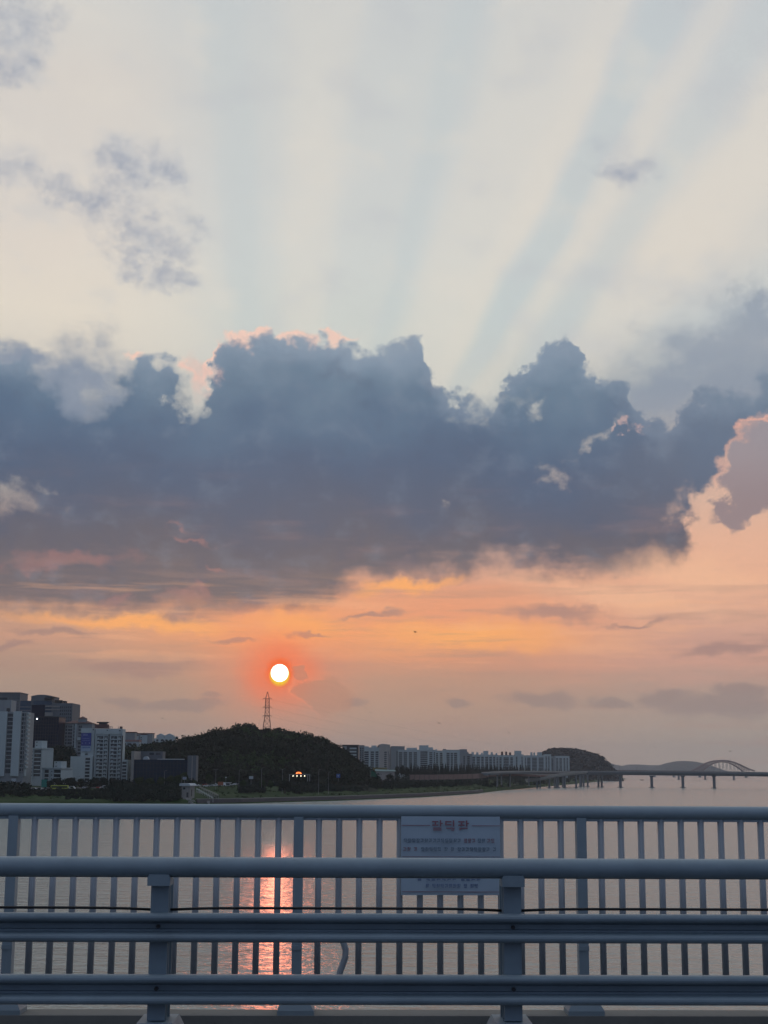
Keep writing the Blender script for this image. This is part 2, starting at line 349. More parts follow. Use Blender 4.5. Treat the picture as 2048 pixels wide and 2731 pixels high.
# ------------------------------------------------------------------ mesh helpers
class MB:
    def __init__(s): s.v = []; s.f = []; s.n = 0
    def add(s, v, f):
        v = np.asarray(v, float); s.v.append(v)
        s.f.extend([tuple(i + s.n for i in q) for q in f]); s.n += len(v); return s
    def box(s, x0, y0, z0, x1, y1, z1):
        v = [(x0,y0,z0),(x1,y0,z0),(x1,y1,z0),(x0,y1,z0),(x0,y0,z1),(x1,y0,z1),(x1,y1,z1),(x0,y1,z1)]
        return s.add(v, [(0,3,2,1),(4,5,6,7),(0,1,5,4),(1,2,6,5),(2,3,7,6),(3,0,4,7)])
    def prism(s, pts, axis, a, b):
        """outline pts extruded along axis from a to b; pts are the two other coordinates"""
        n = len(pts); q = []
        for t in (a, b):
            for p in pts:
                c = list(p); c.insert(axis, t); q.append(c)
        f = [tuple(range(n))[::-1], tuple(range(n, 2 * n))] + [(i, (i + 1) % n, (i + 1) % n + n, i + n) for i in range(n)]
        return s.add(q, f)
    def tube(s, pts, r, k=6, r1=None):
        pts = [Vector(p) for p in pts]; n = len(pts); v = []; f = []
        for i, p in enumerate(pts):
            d = (pts[min(i + 1, n - 1)] - pts[max(i - 1, 0)]).normalized()
            a = Vector((0, 0, 1)) if abs(d.z) < 0.9 else Vector((1, 0, 0))
            u = d.cross(a).normalized(); w_ = d.cross(u)
            rr = r if r1 is None else r + (r1 - r) * i / (n - 1)
            for j in range(k):
                t = 2 * math.pi * j / k
                v.append(p + u * rr * math.cos(t) + w_ * rr * math.sin(t))
        for i in range(n - 1):
            for j in range(k):
                f.append((i * k + j, i * k + (j + 1) % k, (i + 1) * k + (j + 1) % k, (i + 1) * k + j))
        f.append(tuple(range(k))[::-1]); f.append(tuple(range((n - 1) * k, n * k)))
        return s.add(v, f)
    def build(s, name, m, parent=None, smooth=False, loc=None):
        me = bpy.data.meshes.new(name)
        v = np.concatenate(s.v) if s.v else np.zeros((0, 3))
        me.from_pydata(v.tolist(), [], s.f); me.materials.append(m)
        if smooth: me.polygons.foreach_set('use_smooth', [True] * len(me.polygons))
        me.update()
        o = bpy.data.objects.new(name, me); COL.objects.link(o)
        if parent: o.parent = parent
        if loc is not None: o.location = loc
        return o
def tag(o, label=None, cat=None, group=None, kind=None):
    if label: o['label'] = label
    if cat: o['category'] = cat
    if group: o['group'] = group
    if kind: o['kind'] = kind
    return o
def thing(name, label, cat, loc=(0, 0, 0), rz=0.0, group=None):
    o = bpy.data.objects.new(name, None); COL.objects.link(o); o.location = loc; o.rotation_euler = (0, 0, rz)
    o.empty_display_size = 0.5
    return tag(o, label, cat, group)
def copy_tree(o, loc=None, rz=None, label=None, scale=None):
    r = o.copy(); COL.objects.link(r)
    for ch in list(o.children):
        c = ch.copy(); COL.objects.link(c); c.parent = r
        for g in list(ch.children):
            d = g.copy(); COL.objects.link(d); d.parent = c
    if loc is not None: r.location = loc
    if rz is not None: r.rotation_euler = (0, 0, rz)
    if scale is not None: r.scale = scale
    if label: r['label'] = label
    return r

# ------------------------------------------------------------------ river and land
def water_mat():
    m = bpy.data.materials.new('river_water'); m.use_nodes = True; t = m.node_tree; b = t.nodes['Principled BSDF']
    b.inputs['Base Color'].default_value = (0.28, 0.315, 0.29, 1); b.inputs['Roughness'].default_value = 0.16
    b.inputs['IOR'].default_value = 1.33
    tcn = t.nodes.new('ShaderNodeTexCoord')
    prev = None
    for (sx_, sy_, sc, det, dist_) in ((0.8, 1.0, 1.5, 3, 0.26), (0.5, 1.0, 0.30, 3, 0.85), (0.3, 1.0, 0.018, 3, 1.2)):
        mp = t.nodes.new('ShaderNodeMapping'); t.links.new(tcn.outputs['Object'], mp.inputs[0])
        mp.inputs['Scale'].default_value = (sx_ * sc, sy_ * sc, sc); mp.inputs['Rotation'].default_value = (0, 0, R(12))
        n = t.nodes.new('ShaderNodeTexNoise'); n.inputs['Scale'].default_value = 1; n.inputs['Detail'].default_value = det
        t.links.new(mp.outputs[0], n.inputs['Vector'])
        bp = t.nodes.new('ShaderNodeBump'); bp.inputs['Strength'].default_value = 1.0; bp.inputs['Distance'].default_value = dist_
        t.links.new(n.outputs[0], bp.inputs['Height'])
        if prev: t.links.new(prev.outputs[0], bp.inputs['Normal'])
        prev = bp
    t.links.new(prev.outputs[0], b.inputs['Normal'])
    return m
M_WATER = water_mat()
wb = MB(); wb.add([(-8900, -1900, 0), (8900, -1900, 0), (8900, 16400, 0), (-8900, 16400, 0)], [(0, 1, 2, 3)])
tag(wb.build('river_water', M_WATER), kind='structure')

shore = [G(-1500, 2170), G(-700, 2156), G(0, 2147), G(400, 2146), G(640, 2142.5), G(900, 2135), G(1117, 2126), G(1262, 2117), G(1327, 2109), G(1406, 2102), G(1500, 2093.5), G(1580, 2086), G(1668, 2078)]
SH = np.array([(p.x, p.y) for p in shore])
PROF = np.array([(-60, -6), (-4, -1.5), (0, 1.6), (3, 2.6), (14, 3.3), (60, 6.6), (105, 9.4), (150, 10), (6000, 11)])
def shore_t(x, y):
    """signed distance inland from the shoreline (left of it is land)"""
    best, sg = 1e9, 1
    for (ax, ay), (bx_, by) in zip(SH[:-1], SH[1:]):
        dx, dy = bx_ - ax, by - ay; L2 = dx * dx + dy * dy
        k = min(max(((x - ax) * dx + (y - ay) * dy) / L2, 0), 1)
        qx, qy = x - ax - k * dx, y - ay - k * dy; d_ = math.hypot(qx, qy)
        if d_ < best: best = d_; sg = 1 if dx * qy - dy * qx > 0 else -1
    return best * sg
def gz(x, y):
    z = float(np.interp(shore_t(x, y), PROF[:, 0], PROF[:, 1])); return z * lowl(x, y) if z > 0 else z
def lowl(x, y): return float(np.interp(x / y * 1000, [-150, -95], [0.84, 1.0]))
def Yrow(px_, row):
    """distance at which the ground is seen at a photo row"""
    d = ray(px_, row); lo, hi = 700.0, 4000.0; Y = lo
    while Y < hi:
        k = Y / d.y
        if EYE + d.z * k < gz(d.x * k, Y): return Y
        Y += 4
    return hi
# land sheet: rows follow the shoreline, columns go inland
dens = []
for a, b_ in zip(SH[:-1], SH[1:]):
    k = max(2, int(np.linalg.norm(b_ - a) / 25))
    for i in range(k): dens.append(a + (b_ - a) * i / k)
dens.append(SH[-1]); dens = np.array(dens)
tn = np.gradient(dens, axis=0)
for _ in range(12): tn[1:-1] = (tn[:-2] + tn[1:-1] * 2 + tn[2:]) / 4
tn /= np.linalg.norm(tn, axis=1)[:, None]
inl = np.stack([-tn[:, 1], tn[:, 0]], 1)
ts = [-60, -4, 0, 1.5, 3, 8, 14, 25, 40, 60, 80, 105, 150, 260, 500, 1000, 2200, 4200]
rs = np.random.RandomState(3)
vv = []
for i, (p, n_) in enumerate(zip(dens, inl)):
    fade = n_ * 1.0
    for t_ in ts:
        d_ = n_ if t_ < 300 else (lambda q: q / np.linalg.norm(q))(n_ * 0.35 + np.array([-0.75, 0.65]))
        q = p + n_ * min(t_, 300) + d_ * max(t_ - 300, 0)
        z = np.interp(t_, PROF[:, 0], PROF[:, 1]) + (rs.rand() - 0.5) * (0.7 if 5 < t_ < 110 else 0.15 if t_ > 0 else 0)
        vv.append((q[0], q[1], z * lowl(q[0], q[1]) if z > 0 else z))
nT = len(ts); ff = [(i * nT + j, i * nT + j + 1, (i + 1) * nT + j + 1, (i + 1) * nT + j) for i in range(len(dens) - 1) for j in range(nT - 1)]
ff = [f[::-1] for f in ff]
lb = MB(); lb.add(vv, ff)
tag(lb.build('riverbank_land', M_GRASS, smooth=True), kind='structure')
# riverside road: a sheet following the bank
rv = []
for p, n_ in zip(dens, inl):
    for t_ in (106, 109, 128, 131): 
        q = p + n_ * t_; rv.append((q[0], q[1], gz(q[0], q[1]) + 0.45))
rb = MB(); rb.add(rv, [(i * 4 + j, (i + 1) * 4 + j, (i + 1) * 4 + j + 1, i * 4 + j + 1) for i in range(len(dens) - 1) for j in range(3)])
tag(rb.build('riverside_road', M_ASPH), kind='structure')
# low retaining wall along the water
wl = MB(); pts = []
for q in dens:
    px_ = (q[0] / q[1]) * 3863 + 1024
    if 520 < px_ < 1290: pts.append(q)
pts = np.array(pts); prof = [(-1.6, -1.5), (-0.9, 2.75), (-0.2, 2.95), (0.6, 2.95), (0.6, -1.5)]
idx0 = int(np.argmin(np.linalg.norm(dens - pts[0], axis=1))); vv = []
for i, q in enumerate(pts):
    n_ = inl[idx0 + i]
    for a, z in prof: vv.append((q[0] + n_[0] * a, q[1] + n_[1] * a, z))
k = len(prof); ff = [(i * k + j, (i + 1) * k + j, (i + 1) * k + (j + 1) % k, i * k + (j + 1) % k) for i in range(len(pts) - 1) for j in range(k)]
ff += [tuple(range(k)), tuple(range((len(pts) - 1) * k, len(pts) * k))[::-1]]
wl.add(vv, ff); rw = thing('river_wall', 'long low dark concrete wall holding the grassy bank above the water', 'wall')
wl.build('wall_face', M_DCONC, rw)
cp = MB(); vv = []
prof2 = [(-0.35, 2.96), (-0.35, 3.16), (0.75, 3.16), (0.75, 2.96)]
for i, q in enumerate(pts):
    n_ = inl[idx0 + i]
    for a, z in prof2: vv.append((q[0] + n_[0] * a, q[1] + n_[1] * a, z))
k = 4; ff = [(i * k + j, (i + 1) * k + j, (i + 1) * k + (j + 1) % k, i * k + (j + 1) % k) for i in range(len(pts) - 1) for j in range(k)]
cp.add(vv, ff + [tuple(range(4)), tuple(range((len(pts) - 1) * k, len(pts) * k))[::-1]]); cp.build('coping', M_CONC, rw)

# ------------------------------------------------------------------ foliage
def leaves(c, r, n, s, seed, lobes=7):
    """n small quads spread through a lobed crown; returns verts, faces"""
    g = np.random.RandomState(seed)
    d = g.normal(size=(n, 3)); d /= np.linalg.norm(d, axis=1)[:, None]
    L = g.normal(size=(lobes, 3)); L /= np.linalg.norm(L, axis=1)[:, None]
    amp = 0.72 + 0.38 * np.clip((np.maximum(0, (d @ L.T)) ** 6).max(1), 0, 1)
    rad = g.rand(n) ** 0.28 * amp
    p = np.array(c) + d * rad[:, None] * np.array(r)
    u = g.normal(size=(n, 3)); u /= np.linalg.norm(u, axis=1)[:, None]
    w_ = np.cross(u, g.normal(size=(n, 3))); w_ /= np.linalg.norm(w_, axis=1)[:, None]
    sc = s * (0.6 + 0.8 * g.rand(n))[:, None]
    v = np.stack([p - u * sc - w_ * sc * 0.6, p + u * sc - w_ * sc * 0.6, p + u * sc + w_ * sc * 0.6, p - u * sc + w_ * sc * 0.6], 1).reshape(-1, 3)
    return v, [(4 * i, 4 * i + 1, 4 * i + 2, 4 * i + 3) for i in range(n)]
class FOL:
    def __init__(s): s.v = []; s.n = 0
    def add(s, c, r, n, sz, seed, lobes=7):
        v, _ = leaves(c, r, n, sz, seed, lobes); s.v.append(v); s.n += len(v)
    def build(s, name, m, parent=None):
        v = np.concatenate(s.v).astype(np.float32); q = len(v) // 4
        me = bpy.data.meshes.new(name); me.vertices.add(len(v)); me.vertices.foreach_set('co', v.ravel())
        me.loops.add(len(v)); me.loops.foreach_set('vertex_index', np.arange(len(v), dtype=np.int32))
        me.polygons.add(q); me.polygons.foreach_set('loop_start', np.arange(0, len(v), 4, dtype=np.int32))
        me.polygons.foreach_set('loop_total', np.full(q, 4, dtype=np.int32)); me.materials.append(m); me.update(calc_edges=True)
        o = bpy.data.objects.new(name, me); COL.objects.link(o)
        if parent: o.parent = parent
        return o
def make_tree(name, h, wdt, n, sz, seed, m, label, cat='tree', trunk=0.35, conic=False, group=None):
    """tree standing at the origin: trunk with limbs, crown"""
    t = thing(name, label, cat, group=group)
    tb = MB(); tb.tube([(0, 0, -0.5), (0.1, 0, h * 0.3), (0, 0.1, h * 0.75)], h * 0.022 + 0.06, 6, h * 0.008)
    for k in range(4):
        a = k * 1.6 + seed; tb.tube([(0, 0, h * (0.28 + 0.09 * k)), (math.cos(a) * wdt * 0.3, math.sin(a) * wdt * 0.3, h * (0.5 + 0.08 * k))], h * 0.01, 4, h * 0.004)
    tb.build('trunk', M_BARK, t)
    f = FOL()
    if conic:
        for k in range(7):
            u = k / 6; f.add((0, 0, h * (0.16 + 0.78 * u)), (wdt / 2 * (1.05 - 0.92 * u), wdt / 2 * (1.05 - 0.92 * u), h * 0.13), n // 7, sz * (1 - 0.4 * u), seed * 31 + k, 5)
    else:
        g = random.Random(seed)
        f.add((0, 0, h * 0.62), (wdt * 0.42, wdt * 0.42, h * 0.33), n // 2, sz, seed)
        for k in range(5):
            a = k * 1.26 + g.random(); f.add((math.cos(a) * wdt * 0.26, math.sin(a) * wdt * 0.26, h * (0.5 + 0.25 * g.random())), (wdt * 0.27, wdt * 0.27, h * 0.2), n // 10, sz, seed * 17 + k, 4)
    f.build('crown', m, t)
    return t

# ------------------------------------------------------------------ the hill with the pylon
crest = [(330,1996),(365,1988),(420,1985),(487,1977),(508,1968),(552,1962),(574,1950),(617,1946),(639,1938),(664,1932),(686,1945),(705,1955),(740,1948),(762,1952),(798,1957),(827,1960),(856,1970),(886,1984),(910,1997),(935,2019),(968,2038),(988,2055),(1006,2072)]
HY = 1380.0
hc = [P(x, y, HY) for x, y in crest]; hx = np.array([p.x for p in hc]); hz = np.array([p.z for p in hc]) - 6.0
hx = np.concatenate([[hx[0] - 260, hx[0] - 120], hx]); hz = np.concatenate([[4, hz[0] - 12], hz])
def hill_z(x, y):
    c = float(np.interp(x, hx, hz, right=2)); u = (y - HY)
    k = math.cos(min(abs(u) / (245 if u < 0 else 420), 1) * math.pi / 2) ** 0.9
    b = 5.0 * math.sin(x * 0.021 + 1) * math.sin(y * 0.017) + 3 * math.sin(x * 0.05 + y * 0.03)
    return 3 + max(c - 3, -6) * k + b * k * (1 - k) * 3
gx = np.linspace(hx[0], hx[-1] + 10, 90); gy = np.linspace(1130, 1800, 50)
vv = [(x, y, hill_z(x, y)) for y in gy for x in gx]; nx = len(gx)
hb = MB(); hb.add(vv, [(j * nx + i, j * nx + i + 1, (j + 1) * nx + i + 1, (j + 1) * nx + i) for j in range(len(gy) - 1) for i in range(nx - 1)])
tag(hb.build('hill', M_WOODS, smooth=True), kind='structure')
g = np.random.RandomState(11); fo = FOL(); fo2 = FOL(); cnt = 0
for i in range(5200):
    x = g.uniform(hx[0] + 20, hx[-1]); y = 1140 + 290 * g.rand() ** 0.9; z = hill_z(x, y)
    if z < 9: continue
    h = 4.0 + 6.5 * g.rand() ** 1.6; wdt = h * (0.45 + 0.3 * g.rand())
    (fo2 if math.sin(x * 0.045) + math.sin(y * 0.06 + x * 0.02) + g.uniform(-0.8, 0.8) > 1.35 else fo).add((x, y, z + h * 0.35), (wdt, wdt, h * 0.62), 46, 0.85, 1000 + i, 4); cnt += 1
tag(fo.build('hillside_wood', M_LEAF), kind='stuff'); tag(fo2.build('hillside_wood', M_LEAF2), kind='stuff')
for i, (px_, py_, wpx, hpx, lab) in enumerate([
    (664,1926,44,26,'broad dark tree highest on the hill crest, left of the pylon'),
    (574,1943,24,18,'small round tree crowning the left shoulder of the wooded hill'),
    (639,1932,26,18,'dark tree on the crest directly left of the highest one'),
    (617,1940,20,14,'low round treetop between the left shoulder and the highest crown'),
    (711,1938,30,16,'wide flat-topped tree at the right foot of the lattice pylon'),
    (740,1937,26,18,'bushy tree on the crest second to the right of the pylon'),
    (773,1947,18,14,'small crest tree right of the two beside the pylon'),
    (808,1953,9,20,'thin pointed tree standing up from the right part of the crest'),
    (827,1955,16,16,'round tree half way down the right part of the crest'),
    (890,1981,26,18,'rounded tree where the crest starts dropping steeply on the right'),
    (508,1961,26,14,'low wide tree at the left end of the crest above the glass hall')]):
    p = P(px_, py_, HY); s_ = HY / 3900.0; h = (hpx + 14) * s_
    t = make_tree('hill_tree', h, wpx * s_, 900, 0.38, 50 + i, M_LEAF, lab, conic=wpx < 12, group='trees standing up from the hill crest')
    t.location = (p.x, HY, p.z - h)
# far hills
def far_hill(name, pts, Y, base=3.0, depth=1500, seed=1, m=M_FARH, fine=3.0):
    q = [P(x, y, Y) for x, y in pts]; xs = np.array([a.x for a in q]); zs = np.array([a.z for a in q])
    X = np.linspace(xs[0], xs[-1], 160); gg = np.random.RandomState(seed); Z = np.interp(X, xs, zs)
    nz = np.convolve(gg.normal(size=200), np.ones(4) / 4, 'same')[:160] * fine
    rows = []
    for k, u in enumerate(np.linspace(-1, 1, 17)):
        kk = math.cos(u * math.pi / 2) ** 0.8 if abs(u) < 1 else 0
        rows.append([(x, Y + u * depth * 0.5, base - 4 + (z + nn * (1 if kk > 0.5 else 0.3) - base + 4) * kk + (gg.rand() - 0.5) * fine * 2 * (kk > 0) * (kk < 0.99)) for x, z, nn in zip(X, Z, nz)])
    v = [p for r_ in rows for p in r_]; n_ = 160
    b = MB(); b.add(v, [(j * n_ + i, j * n_ + i + 1, (j + 1) * n_ + i + 1, (j + 1) * n_ + i) for j in range(16) for i in range(n_ - 1)])
    return tag(b.build(name, m, smooth=True), kind='structure')
far_hill('cliff_hill', [(1390,2050),(1430,2022),(1450,2008),(1462,2001),(1480,1998),(1500,2000),(1520,1999),(1535,1999),(1547,2003),(1560,2006),(1570,2012),(1585,2014),(1594,2024),(1600,2040),(1606,2056),(1611,2066)], 3900, 2, 700, 2, M_FARH, 2.5)
for i, (px_, py_, hpx) in enumerate([(1524, 1996, 8), (1536, 1996, 9)]):
    p = P(px_, py_, 3900); t = make_tree('crest_tree', 14, 9, 200, 1.0, 90 + i, M_LEAF3, ['left one of two trees poking up on the flat-topped far hill', 'right one of two trees poking up on the flat-topped far hill'][i], group='treetops on the far hill')
    t.location = (p.x, 3900, p.z - 12)
fo = FOL(); g = np.random.RandomState(21)
hcx = [(P(x, y, 3900).x, P(x, y, 3900).z) for x, y in [(1430,2024),(1450,2010),(1462,2003),(1480,2000),(1520,2001),(1547,2005),(1585,2016),(1594,2026),(1600,2042),(1606,2056)]]
for k in range(420):
    x = g.uniform(hcx[0][0], hcx[-1][0]); ztop_ = float(np.interp(x, [a for a, _ in hcx], [b for _, b in hcx])); u = g.rand() ** 1.5
    fo.add((x, 3900 - 340 * u, 2 + (ztop_ - 2) * math.cos(u * math.pi / 2 * 0.95) ** 0.8), (9 + 5 * g.rand(), 9, 5 + 3 * g.rand()), 26, 2.0, 300 + k, 4)
tag(fo.build('far_hillside_wood', M_FARH), kind='stuff')
far_hill('distant_hill', [(1735,2062),(1760,2052),(1780,2040),(1795,2033),(1812,2030),(1835,2030),(1855,2035),(1872,2044),(1890,2053),(1910,2064)], 12500, 0, 2500, 3, M_FARH, 2)
far_hill('distant_ridge', [(1560,2060),(1605,2037),(1622,2037),(1640,2041),(1655,2045),(1680,2040),(1700,2038),(1725,2042),(1750,2041),(1775,2045),(1800,2050),(1830,2064)], 14500, 0, 2500, 4, M_FARH, 4)
far_hill('dome_hill', [(985,2062),(1000,1998),(1008,1989),(1020,1984.5),(1032,1986),(1042,1993),(1060,2010),(1085,2062)], 4200, 2, 900, 5, M_FARH, 2)
# ------------------------------------------------------------------ buildings
class Bld:
    """a building whose front runs from photo column a to b at distance Y; turn > 0 shows its right end wall"""
    def __init__(s, name, label, a, b, top, Y, depth, m, turn=0.0, base=8.0, cat='building', group=None):
        pa = P(a, 2050, Y); pb = P(b, 2050, Y); th = R(turn); s.Y = Y; s.px = (pb.x - pa.x) / (b - a)
        s.ct = math.cos(th); s.w = (pb.x - pa.x) / s.ct; s.a = a; s.base = base; s.depth = depth; s.xa = pa.x
        y0 = Y + (s.w * math.sin(th) if turn > 0 else 0)
        s.o = thing(name, label, cat, (pa.x, y0, base), -th, group); s.m = m
        s.top = s.z(a + (b - a) / 2, top)
        if m: s.part('wall', m, [(0, s.w, 0, s.top)], 0, depth)
    def z(s, px, py): return P(px, py, s.Y).z - s.base
    def u(s, px): return (P(px, 2050, s.Y).x - s.xa) / s.ct
    def r(s, x0, y0, x1, y1):
        """photo rectangle to local u0,u1,z0,z1"""
        return (s.u(x0), s.u(x1), s.z(x0, y1), s.z(x0, y0))
    def part(s, name, m, rects, y0, y1, parent=None, label=None):
        for (u0, u1, z0, z1) in rects:                  # each rectangle is a piece of its own
            b = MB(); b.box(u0, y0, z0, u1, y1, z1); o = b.build(name, m, parent or s.o)
            if label: o['label'] = label
        return o
    def block(s, name, m, x0, y0, x1, y1, d0=0.0, d1=None):
        return s.part(name, m, [s.r(x0, y0, x1, y1)], d0, s.depth if d1 is None else d1)
    def windows(s, x0, x1, ytop, zbot, floor, cols, m=None, frame=True, sill=True, jitter=0, fh=0.6, balc=False):
        """rows of separate windows, cols = list of (px0, px1)"""
        z1 = s.z(x0, ytop); k = 0
        zz = z1
        while zz - floor > zbot:
            for (c0, c1) in cols:
                u0, u1 = s.u(c0), s.u(c1); h = floor * fh; zt = zz - floor * 0.12
                w_ = s.part('window', m or M_GLASS, [(u0, u1, zt - h, zt)], -0.06, 0.3)
                if frame:
                    b = MB(); t_ = 0.14; um = u0 + (u1 - u0) * (0.42 + 0.2 * rnd.random())
                    b.box(um - t_ / 2, -0.12, zt - h + 0.003, um + t_ / 2, -0.063, zt - 0.003)
                    if balc: b.box(u0 - 0.3, -0.85, zt - h - floor * 0.30, u1 + 0.3, -0.065, zt - h - 0.002)
                    b.build('balcony' if balc else 'window_frame', s.m or M_WHITE, w_)
            zz -= floor; k += 1
    def strip(s, x0, x1, ytop, ybot, floor=2.9, m=None, bands=None):
        """recessed column of glazing with floor slabs in front"""
        u0, u1, z0, z1 = s.r(x0, ytop, x1, ybot); z0 = max(z0, 0.5)
        o = s.part('window_strip', m or M_GLASS, [(u0, u1, z0, z1)], -0.08, 0.4)
        z = z1 - floor
        while z > z0 + 0.3:
            b = MB(); b.box(u0 + 0.05, -0.26, z, u1 - 0.05, -0.083, z + 0.75); z -= floor
            b.build('floor_slab', bands or s.m or M_WHITE, o)
        return o
    def roofline(s, x0, x1, y, m=None, over=0.3, t=0.8):
        u0, u1, _, z = s.r(x0, y, x1, y)
        s.part('parapet', m or s.m, [(u0 - over, u1 + over, z + 0.004, z + t)], -over, s.depth + over)

# --- left group
b = Bld('apartment_tower', 'grey apartment tower at the left frame edge, with two tall columns of balconies', -60, 62, 1898, 1000, 24, M_GREYW, turn=0)
b.block('lift_tower', M_GREYW, -40, 1866, 17, 1898, 4, 18)
b.strip(14, 29, 1903, 2062, 2.9, M_GLASS)
b.part('gable_pier', M_WHITE, [b.r(-60, 1897, 13, 2070)], -1.2, -0.002)
b.part('gable_pier', M_WHITE, [b.r(30, 1897, 51, 2070)], -2.2, -0.002)
b.strip(52, 57, 1902, 2062, 2.9); b.strip(59, 61.5, 1902, 2062, 2.9)
b.part('balcony_stack', M_WHITE, [b.r(63, 1900 + 11 * k, 69, 1905 + 11 * k) for k in range(14)] + [b.r(62.3, 1899, 64.5, 2070)], 1.5, 6)
b.block('plant_room', M_DARK, 6, 1888, 14, 1898, 3, 6)
b = Bld('office_block', 'tall plain dark grey office block at the left edge behind the apartment tower', -60, 44, 1848, 1400, 30, M_STONE)
b.roofline(-60, 44, 1848, M_STONE, 0.4, 0.8)
for k in range(7): b.part('window_band', M_GLASS, [b.r(-55, 1860 + 12 * k, 10, 1866 + 12 * k)], -0.1, 0.3)
b.part('panel_joint', M_DARK, [b.r(12 + 0 * k, 1862 + 8 * k, 42, 1862.6 + 8 * k) for k in range(10)], -0.06, 0.2)
b = Bld('stepped_office_tower', 'large stepped stone office tower with blue glass bands and a curved top', 130, 186, 1875, 1320, 34, M_STONE)
b.part('blue_glass_wing', M_BGLASS, [b.r(42, 1868, 80, 2000)], 4, 26)
b.part('glass_band', M_CONC, [b.r(42, 1884 + 9 * k, 75, 1885.5 + 9 * k) for k in range(5)], 3.8, 4.2)
b.block('upper_drum', M_STONE, 73, 1856, 129.8, 2000, 1.0, 30)
dr = MB(); u0, u1, _, zt = b.r(73, 1856, 130, 1856)
arc = [(u0 + (u1 - u0) * k / 14, zt + 0.01 + 1.3 * math.sin(math.pi * k / 14)) for k in range(15)]
dr.prism(arc, 1, 1.0, 30); dr.build('curved_roof', M_STONE, b.o)
b.part('blue_glass_band', M_BGLASS, [b.r(80, 1869, 129, 1879), b.r(112, 1886, 132, 1890), b.r(112, 1894, 132, 1899)], 0.7, 1.3)
b.part('dark_glass_panel', M_DGLASS, [b.r(76, 1880, 111, 1985)], 0.5, 1.2)
b.part('pale_ledge', M_CONC, [b.r(113, 1882, 152, 1885), b.r(113, 1891, 152, 1893.2), b.r(113, 1900, 134, 1909)], -0.5, 0.7)
b.part('canopy_fin', M_DARK, [b.r(112, 1859, 138, 1860), b.r(110, 1861, 130, 1866)], -1.5, 8)
b.part('roof_plant', M_DARK, [b.r(133, 1866, 151, 1873.5), b.r(155, 1868, 162, 1873.5)], 8, 14)
for k in range(6):
    b.part('window_column', M_GLASS, [b.r(153 + 5.4 * k, 1884 + 9 * j, 155.6 + 5.4 * k, 1889 + 9 * j) for j in range(11)], -0.08, 0.3)
b = Bld('dark_glass_office', 'dark navy glass office block with a white lamp on its roof edge', 67, 151, 1913, 1230, 26, M_DGLASS)
b.part('mullion', M_DARK, [b.r(69 + 6.8 * k, 1914, 69.7 + 6.8 * k, 2000) for k in range(12)], -0.25, -0.003)
for k in range(9): b.part('floor_line', M_DARK, [b.r(67.2, 1922 + 9 * k, 150.8, 1923 + 9 * k)], -0.18, -0.004)
b.roofline(67, 151, 1913, M_DARK, 0.3, 0.7)
p = P(97.5, 1917, 1228); lt = MB(); lt.tube([(0, 0, -0.45), (0, 0, 0.45)], 0.5, 8)
lamp = lt.build('roof_light', mat('lit_lamp_white', (230, 240, 255), 0.5, 0.0, emit=((235, 242, 255), 5.0)), b.o)
lamp.location = (p.x - b.o.location.x, -0.6, p.z - b.base)
b = Bld('hip_roof_apartment', 'grey apartment block with a small red-brown pyramid-roofed turret', 168, 240, 1929, 1250, 16, M_GREYW)
rf = MB(); zt = b.top; u0, u1 = b.u(166), b.u(242)
rf.add([(u0, -1, zt + 0.01), (u1, -1, zt + 0.01), (u1, 17, zt + 0.01), (u0, 17, zt + 0.01), (u0 + 7, 8, zt + 2.6), (u1 - 7, 8, zt + 2.6)], [(0, 3, 2, 1), (0, 1, 5, 4), (1, 2, 5), (2, 3, 4, 5), (3, 0, 4)])
rf.build('roof', M_RRED, b.o)
b.block('turret', M_GREYW, 201, 1916, 221, 1928.6, 3, 10)
pr = MB(); u0, u1 = b.u(199.5), b.u(222.5); z0 = b.z(210, 1916) + 0.01; z1 = b.z(210, 1909.5); um = (u0 + u1) / 2
pr.add([(u0, 2.4, z0), (u1, 2.4, z0), (u1, 10.6, z0), (u0, 10.6, z0), (um, 6.5, z1)], [(0, 3, 2, 1), (0, 1, 4), (1, 2, 4), (2, 3, 4), (3, 0, 4)]); pr.build('turret_roof', M_RRED, b.o)
b.windows(168, 240, 1934, 20, 2.85, [(170, 174), (177, 188), (205, 214)], fh=0.62)
b.part('pier', M_WHITE, [b.r(195, 1931, 199.5, 2000), b.r(189.5, 1931, 191, 2000)], -0.9, -0.002)
b.strip(191.5, 194.5, 1931, 2000); b.part('balcony_corner', M_WHITE, [b.r(203, 1966, 212, 1974)], -2, -0.1)

# --- the white apartment with the banner
W = Bld('white_apartment_block', 'white apartment block with a blue banner on its blank wall and two low wings', 213, 323, 1943.5, 1100, 13, M_WHITE)
W.part('roof_storey', M_WHITE, [W.r(212, 1942, 241, 1954), W.r(250.5, 1943, 320, 1954.5)], -0.5, 12.7)
W.part('dark_wall_strip', M_DARK, [W.r(248.5, 1945, 250, 2080), W.r(286, 1957, 289, 2080), W.r(321.6, 1962, 324.6, 2080)], -0.12, 0.2)  # narrow dark upright strips, slightly proud of the white wall
for (c0, c1) in ((256, 272), (275, 284), (293, 309.5), (312.5, 320)):
    z = W.z(250, 1963)
    for fl in range(14):
        zt = z - fl * 2.83
        if zt < 5: break
        u0, u1 = W.u(c0), W.u(c1)
        w_ = W.part('window', M_GLASS, [(u0, u1, zt - 2.05, zt)], -0.07, 0.3)
        f_ = MB(); um = u0 + (u1 - u0) * rnd.choice((0.4, 0.5, 0.6))
        f_.box(um - 0.1, -0.14, zt - 2.04, um + 0.1, -0.073, zt - 0.003)
        f_.box(u0 + rnd.random() * 1.5, -0.5, zt - 2.0, u0 + 1.6 + rnd.random(), -0.15, zt - 1.1)
        f_.build('window_frame', M_WHITE, w_)
